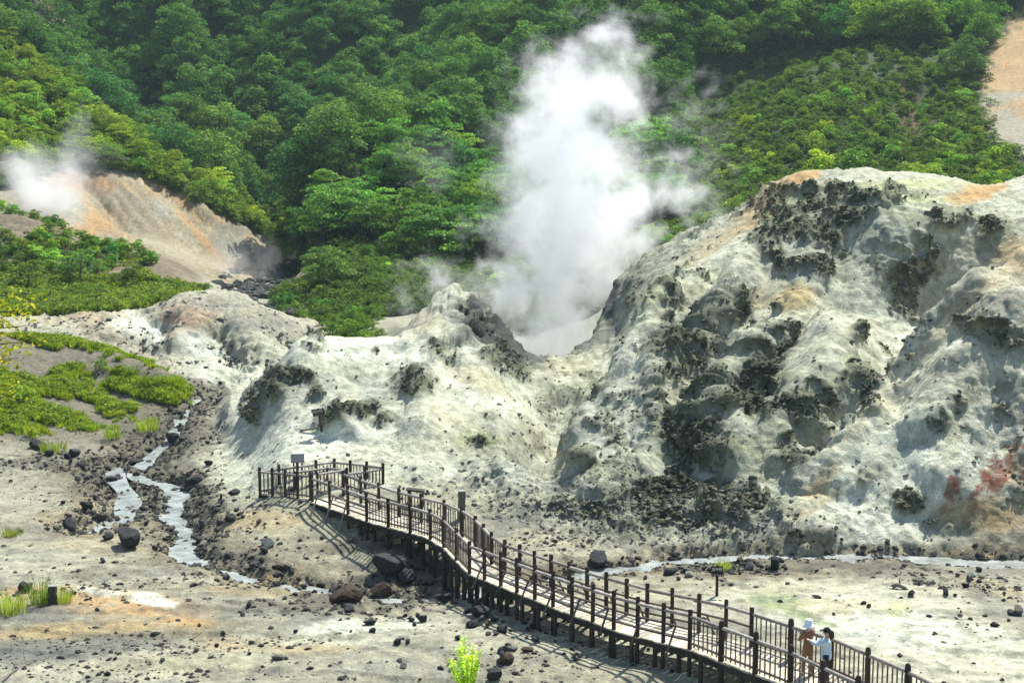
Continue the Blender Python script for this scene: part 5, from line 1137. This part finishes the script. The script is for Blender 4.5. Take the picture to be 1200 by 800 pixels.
# branch with yellow leaves entering from the left: a tree standing outside the picture
p = at_y(-70, 420, 30); g = gz(p[0], p[1]); r = root('yellow_leaved_tree', (p[0], p[1], g), 'near tree whose yellow green leaves reach in at the left edge', 'tree'); H = 16 - 30 * math.tan(R(5.2)) - g
bm = bmesh.new(); tube(bm, [(0, 0, -.5), (.1, 0, H * .4), (-.05, .05, H * .75), (0, 0, H)], [.16, .13, .08, .03], 8)
for k in range(5): zt = H - .3 - k * .35; tube(bm, [(0, 0, zt - .2), (.5, -.05, zt), (2.0 - .1 * k, .05 * k, zt + .1)], [.035, .022, .008], 5)
link('trunk', bm_mesh('trunk', bm, M_BARK), r)
rng = np.random.default_rng(3); C_ = []; N_ = []
for k in range(1500):
    zt = H - rng.uniform(.1, 2.4); x = rng.uniform(-1.4, 1.9 - .35 * max(0, H - zt - 1.1) + .2 * math.sin(zt * 7)); C_.append([x, rng.normal() * .35, zt + .15 * rng.normal()]); N_.append([rng.normal() * .6, -.3 + rng.normal() * .5, .8])
o = link('leaves', finish_leaves('leaves', leaf_quads(np.array(C_), np.array(N_), .125, rng, .6), rng, M_GRASS), r); o.color = (.50, .50, .03, 1)

# ---------------------------------------------------------------- people
def skin_mesh(name, joints, links, mat, sub=2):
    me = bpy.data.meshes.new(name); me.from_pydata([j[:3] for j in joints], links, []); o = bpy.data.objects.new(name, me); COL.objects.link(o)
    md = o.modifiers.new('s', 'SKIN'); sv = me.skin_vertices[0].data
    for i, j in enumerate(joints): sv[i].radius = (j[3], j[4] if len(j) > 4 else j[3]); sv[i].use_root = (i == 0)
    md.use_smooth_shade = True; s2 = o.modifiers.new('u', 'SUBSURF'); s2.levels = sub; s2.render_levels = sub
    dg = bpy.context.evaluated_depsgraph_get(); dg.update(); m2 = bpy.data.meshes.new_from_object(o.evaluated_get(dg)); bpy.data.objects.remove(o); m2.name = name
    m2.materials.clear(); m2.materials.append(mat)
    for p_ in m2.polygons: p_.use_smooth = True
    return m2
M_SKIN = simple_mat('skin', (.52, .33, .24), .55, .4, .08, 8, .1); M_HAIR = simple_mat('black_hair', (.015, .013, .012), .5, .4, .3, 20)
M_BLUE = simple_mat('light_blue_shirt_cloth', (.50, .60, .66), var=.08, scale=6); M_NAVY = simple_mat('dark_trouser_cloth', (.02, .025, .04), var=.2, scale=6); M_TAN = simple_mat('brown_coat_cloth', (.22, .115, .06), var=.18, scale=6); M_TAN2 = simple_mat('brown_trouser_cloth', (.26, .14, .075), var=.18, scale=6)
M_HAT = simple_mat('white_hat_cloth', (.78, .80, .82), var=.04, scale=6); M_SHOE = simple_mat('shoe', (.08, .07, .06)); M_CAP = simple_mat('black_cap_cloth', (.015, .015, .017)); M_CAM = simple_mat('camera_black', (.02, .02, .02), .4)
def person(px, py, facing, H, lab, arms, shirt, trousers, headgear, stride=.08):
    """local axes: +x is where the person faces, +y is the person's left"""
    p = at_z(px, py, DZK + .015); r = root('person', p, lab, 'person', rz=facing); k = H / 1.7
    J = [(0, 0, .93, .10, .085), (0, 0, 1.10, .095, .08), (0, 0, 1.28, .13, .09), (0, 0, 1.40, .12, .10), (-.005, 0, 1.47, .055), (.0, 0, 1.52, .055), (.015, 0, 1.58, .078, .085), (.01, 0, 1.66, .072, .08)]
    E = [(i, i + 1) for i in range(7)]
    for sgn_, (el, wr, hd_) in zip((1, -1), arms):
        i = len(J); J += [(0, sgn_ * .17, 1.385, .062), (*el, .045), (*wr, .031), (*hd_, .034, .022)]; E += [(3, i), (i, i + 1), (i + 1, i + 2), (i + 2, i + 3)]
        d = Vector(hd_) - Vector(wr); d.normalize(); sd = d.cross(Vector((0, 0, 1))).normalized()
        for f in range(4):
            b = Vector(hd_) + sd * (f - 1.5) * .018 + d * .02; j = len(J); J += [(*b, .010), (*(b + d * .035 + Vector((0, 0, -.004))), .009), (*(b + d * (.06 - .006 * abs(f - 1)) + Vector((0, 0, -.018))), .007)]; E += [(i + 3, j), (j, j + 1), (j + 1, j + 2)]
        b = Vector(wr) + d * .03 - sd * sgn_ * .03; j = len(J); J += [(*b, .011), (*(b + d * .045 - sd * sgn_ * .02), .008)]; E += [(i + 2, j), (j, j + 1)]
    legs = []
    for sgn_ in (1, -1):
        fx = stride * sgn_; i = len(J); L_ = [(0, sgn_ * .095, .86, .070), (.03 + fx * .5, sgn_ * .10, .50, .060), (fx, sgn_ * .105, .10, .040), (fx + .02, sgn_ * .11, .045, .040), (fx + .15, sgn_ * .125, .03, .03)]; J += L_; legs.append(L_)
        E += [(0, i)] + [(i + a, i + a + 1) for a in range(4)]
    sc3 = lambda L_: [tuple(v * k for v in j) for j in L_]
    link('body', skin_mesh('body', sc3(J), E, M_SKIN), r)
    # trousers, shirt: cloth shells over the body
    T_ = [(0, 0, 1.03, .140, .125), (0, 0, .90, .152, .135)]; TE = [(0, 1)]
    for L_ in legs:
        i = len(T_); T_ += [(*L_[0][:3], .100), (*L_[1][:3], .075), (L_[2][0], L_[2][1], .09, .060)]; TE += [(1, i), (i, i + 1), (i + 1, i + 2)]
    link('trousers', skin_mesh('trousers', sc3(T_), TE, trousers), r)
    S_ = [(0, 0, .76 if shirt is M_BLUE else .60, .175, .160), (0, 0, .92, .180, .160), (0, 0, 1.10, .150, .125), (0, 0, 1.28, .172, .135), (0, 0, 1.40, .135, .115), (-.005, 0, 1.445, .075)]; SE = [(i, i + 1) for i in range(5)]
    for sgn_, (el, wr, hd_) in zip((1, -1), arms):
        i = len(S_); w2 = Vector(el).lerp(Vector(wr), .88); S_ += [(0, sgn_ * .17, 1.385, .078), (*el, .062), (*w2, .048)]; SE += [(4, i), (i, i + 1), (i + 1, i + 2)]
    link('shirt' if shirt is M_BLUE else 'coat', skin_mesh('shirt', sc3(S_), SE, shirt), r)
    for L_ in legs: link('shoe', skin_mesh('shoe', sc3([(L_[3][0] - .03, L_[3][1], .045, .046, .042), (L_[3][0] + .06, L_[3][1], .035, .046, .034), (L_[4][0], L_[4][1], .028, .040, .026)]), [(0, 1), (1, 2)], M_SHOE), r)
    def sph(name, c_, s3, mat, cut=None, seg=20):
        bm = bmesh.new(); bmesh.ops.create_uvsphere(bm, u_segments=seg, v_segments=12, radius=1)
        for v in bm.verts: v.co = Vector((v.co.x * s3[0], v.co.y * s3[1], v.co.z * s3[2] if cut is None or v.co.z > cut else cut * s3[2])) + Vector(c_)
        bmesh.ops.scale(bm, vec=(k, k, k), verts=bm.verts); return link(name, bm_mesh(name, bm, mat), r)
    sph('hair', (-.012, 0, 1.645), (.108, .098, .118), M_HAIR, -.35)
    face = sph('nose', (.108, 0, 1.60), (.018, .014, .022), M_SKIN, seg=8)
    for sgn_ in (1, -1): sph('ear', (.005, .094 * sgn_, 1.605), (.022, .012, .032), M_SKIN, seg=8); sph('eye', (.092, .032 * sgn_, 1.625), (.009, .012, .008), M_HAIR, seg=8)
    sph('mouth', (.096, 0, 1.562), (.008, .024, .006), simple_mat('lips', (.4, .18, .15), b=0), seg=8)
    if headgear == 'hat':
        bm = bmesh.new(); prof = [(.001, .19), (.06, .188), (.100, .17), (.118, .12), (.122, .04), (.165, -.01), (.20, -.045), (.195, -.055), (.118, .0)]
        rg = [[bm.verts.new((a_ * math.cos(6.2832 * i / 24) * 1.03, a_ * math.sin(6.2832 * i / 24), h_ + 1.60)) for i in range(24)] for a_, h_ in prof]
        for A, B in zip(rg[:-1], rg[1:]):
            for i in range(24): bm.faces.new((A[i], A[(i + 1) % 24], B[(i + 1) % 24], B[i]))
        bmesh.ops.scale(bm, vec=(k, k, k), verts=bm.verts); link('hat', bm_mesh('hat', bm, M_HAT), r)
    else:
        sph('cap', (-.004, 0, 1.665), (.116, .106, .105), M_CAP, -.02); boxo('cap_brim', r, .145 * k, 0, 1.665 * k, .12 * k, .15 * k, .014 * k, M_CAP, (0, .12, 0), .005)
    return r
man = person(967, 803, R(172), 1.66, 'man in a light blue shirt and dark cap holding up a camera by the rail', [((.28, .12, 1.26), (.49, .02, 1.36), (.56, .01, 1.38)), ((.26, -.14, 1.23), (.47, -.05, 1.34), (.55, -.03, 1.37))], M_BLUE, M_NAVY, 'cap')
woman = person(946, 791, R(118), 1.62, 'woman in a brown coat and wide white hat leaning at the far rail', [((.12, .22, 1.14), (.30, .12, 1.06), (.37, .08, 1.06)), ((.12, -.22, 1.14), (.30, -.12, 1.06), (.37, -.08, 1.06))], M_TAN, M_TAN2, 'hat')
Cm = root('camera_body', Vector(man.location) + Matrix.Rotation(man.rotation_euler.z, 3, 'Z') @ Vector((.57, -.01, 1.385 * 1.66 / 1.7)), 'small compact camera held up by the man in the light blue shirt', 'camera', rz=man.rotation_euler.z)
boxo('housing', Cm, 0, 0, 0, .04, .11, .065, M_CAM); boxo('lens', Cm, .035, 0, 0, .035, .05, .05, M_CAM, bev=.012)

# ---------------------------------------------------------------- steam
def steam(lobes, dens, lab, nscale=.35, warp=2.0, detail=5, gain=1.0, thr=.35, aniso=.35):
    W_ = [(at_y(a, b, Y), r_ * Y / FPX, s_) for a, b, Y, r_, s_ in lobes]
    lo = np.min([c_ - r_ * 1.15 for c_, r_, _ in W_], 0); hi = np.max([c_ + r_ * 1.15 for c_, r_, _ in W_], 0)
    m = bpy.data.materials.new('steam'); m.use_nodes = True; t = m.node_tree; t.nodes.clear(); o = t.nodes.new('ShaderNodeOutputMaterial'); pv = t.nodes.new('ShaderNodeVolumePrincipled')
    pos = nd(t, 'NewGeometry').outputs['Position']
    nz = nd(t, 'TexNoise', Scale=nscale * .55, Detail=3, Roughness=.6); t.links.new(pos, nz.inputs['Vector'])
    sub = nd(t, 'VectorMath', operation='SUBTRACT'); t.links.new(nz.outputs['Color'], sub.inputs[0]); sub.inputs[1].default_value = (.5, .5, .5)
    scl = nd(t, 'VectorMath', operation='SCALE'); t.links.new(sub.outputs[0], scl.inputs[0]); scl.inputs['Scale'].default_value = warp * 2.2
    add = nd(t, 'VectorMath', operation='ADD'); t.links.new(pos, add.inputs[0]); t.links.new(scl.outputs[0], add.inputs[1]); wp = add.outputs[0]
    acc = None
    for c_, r_, s_ in W_:
        dn = nd(t, 'VectorMath', operation='DISTANCE'); t.links.new(wp, dn.inputs[0]); dn.inputs[1].default_value = tuple(c_)
        v = ramp(t, dn.outputs['Value'], 0, r_, s_, 0); acc = v if acc is None else mathn(t, 'ADD', mathn(t, 'MAXIMUM', acc, v), mathn(t, 'MULTIPLY', mathn(t, 'MINIMUM', acc, v), .25))
    n2 = noise(t, nscale, detail, .62, wp)
    f = mathn(t, 'ADD', acc, mathn(t, 'MULTIPLY', mathn(t, 'SUBTRACT', n2, .5), 1.9 * gain))
    f = ramp(t, f, thr, thr + .75); f = mathn(t, 'MULTIPLY', mathn(t, 'POWER', f, 1.7), mathn(t, 'GREATER_THAN', acc, .01))
    t.links.new(mathn(t, 'MULTIPLY', f, dens), pv.inputs['Density']); pv.inputs['Color'].default_value = (1, 1, 1, 1); pv.inputs['Anisotropy'].default_value = aniso
    t.links.new(pv.outputs[0], o.inputs['Volume'])
    bm = bmesh.new(); bmesh.ops.create_cube(bm, size=1.0); ctr = (lo + hi) / 2
    for v in bm.verts: v.co = Vector((v.co.x * (hi - lo)[0], v.co.y * (hi - lo)[1], v.co.z * (hi - lo)[2]))
    ob = link('steam', bm_mesh('steam', bm, m, False)); ob.location = Vector(ctr); tag(ob, lab, kind='stuff'); return ob
steam([(650,428,106,62,1.0),(610,400,107,60,.9),(655,370,107,95,1.1),(600,345,108,85,.85),(700,325,108,90,.95),(650,300,107,105,1.1),(665,245,107,125,1.15),(730,255,109,105,.75),(665,190,107,115,1.1),(655,135,107,105,1.0),(620,175,107,70,.65),(700,110,108,95,.95),(665,75,108,75,.7),(715,60,108,75,.8),(790,215,109,105,.6),(800,140,109,80,.42),(560,345,108,75,.62),(510,325,109,66,.68),(465,345,109,50,.62),(740,300,109,70,.6)],
      .42, 'tall white steam plume billowing from the crater behind the central mound', nscale=.42, aniso=.3, gain=1.6, thr=.35, detail=7)
steam([(48,235,168,70,1.1),(35,205,168,60,.95),(80,195,168,60,.8),(92,165,168,55,.7),(112,120,168,44,.45),(15,190,168,40,.6),(125,195,168,50,.5),(60,262,166,40,.8)], .26, 'white steam puff rising from the vent at the left', nscale=.24, aniso=.3, thr=.3)
steam([(262,312,172,44,1.0),(285,322,170,40,.9),(310,305,172,44,.75)], .12, 'thin steam veil at the foot of the orange scar', nscale=.4, aniso=.5, thr=.25)
steam([(500,185,135,50,.85),(512,215,135,40,.7)], .12, 'small detached wisp of steam before the middle slope', nscale=.4, aniso=.5, thr=.25)
# ---------------------------------------------------------------- air
bm = bmesh.new(); bmesh.ops.create_cube(bm, size=1.0); hm = bpy.data.materials.new('haze'); hm.use_nodes = True; ht = hm.node_tree; ht.nodes.clear()
ho = ht.nodes.new('ShaderNodeOutputMaterial'); hv = ht.nodes.new('ShaderNodeVolumePrincipled'); hv.inputs['Density'].default_value = .00013; hv.inputs['Color'].default_value = (.70, .93, 1.0, 1); hv.inputs['Anisotropy'].default_value = .3
ht.links.new(hv.outputs[0], ho.inputs['Volume'])
lo, hi = PFIN.min(0), PFIN.max(0)
for v in bm.verts: v.co = Vector((v.co.x * 460, v.co.y * 480, v.co.z * 150))
hz = link('haze', bm_mesh('haze', bm, hm, False)); hz.location = (0, 195, 55); tag(hz, 'pale blue green haze in the air over the valley', kind='stuff')
print('extent', lo, hi)
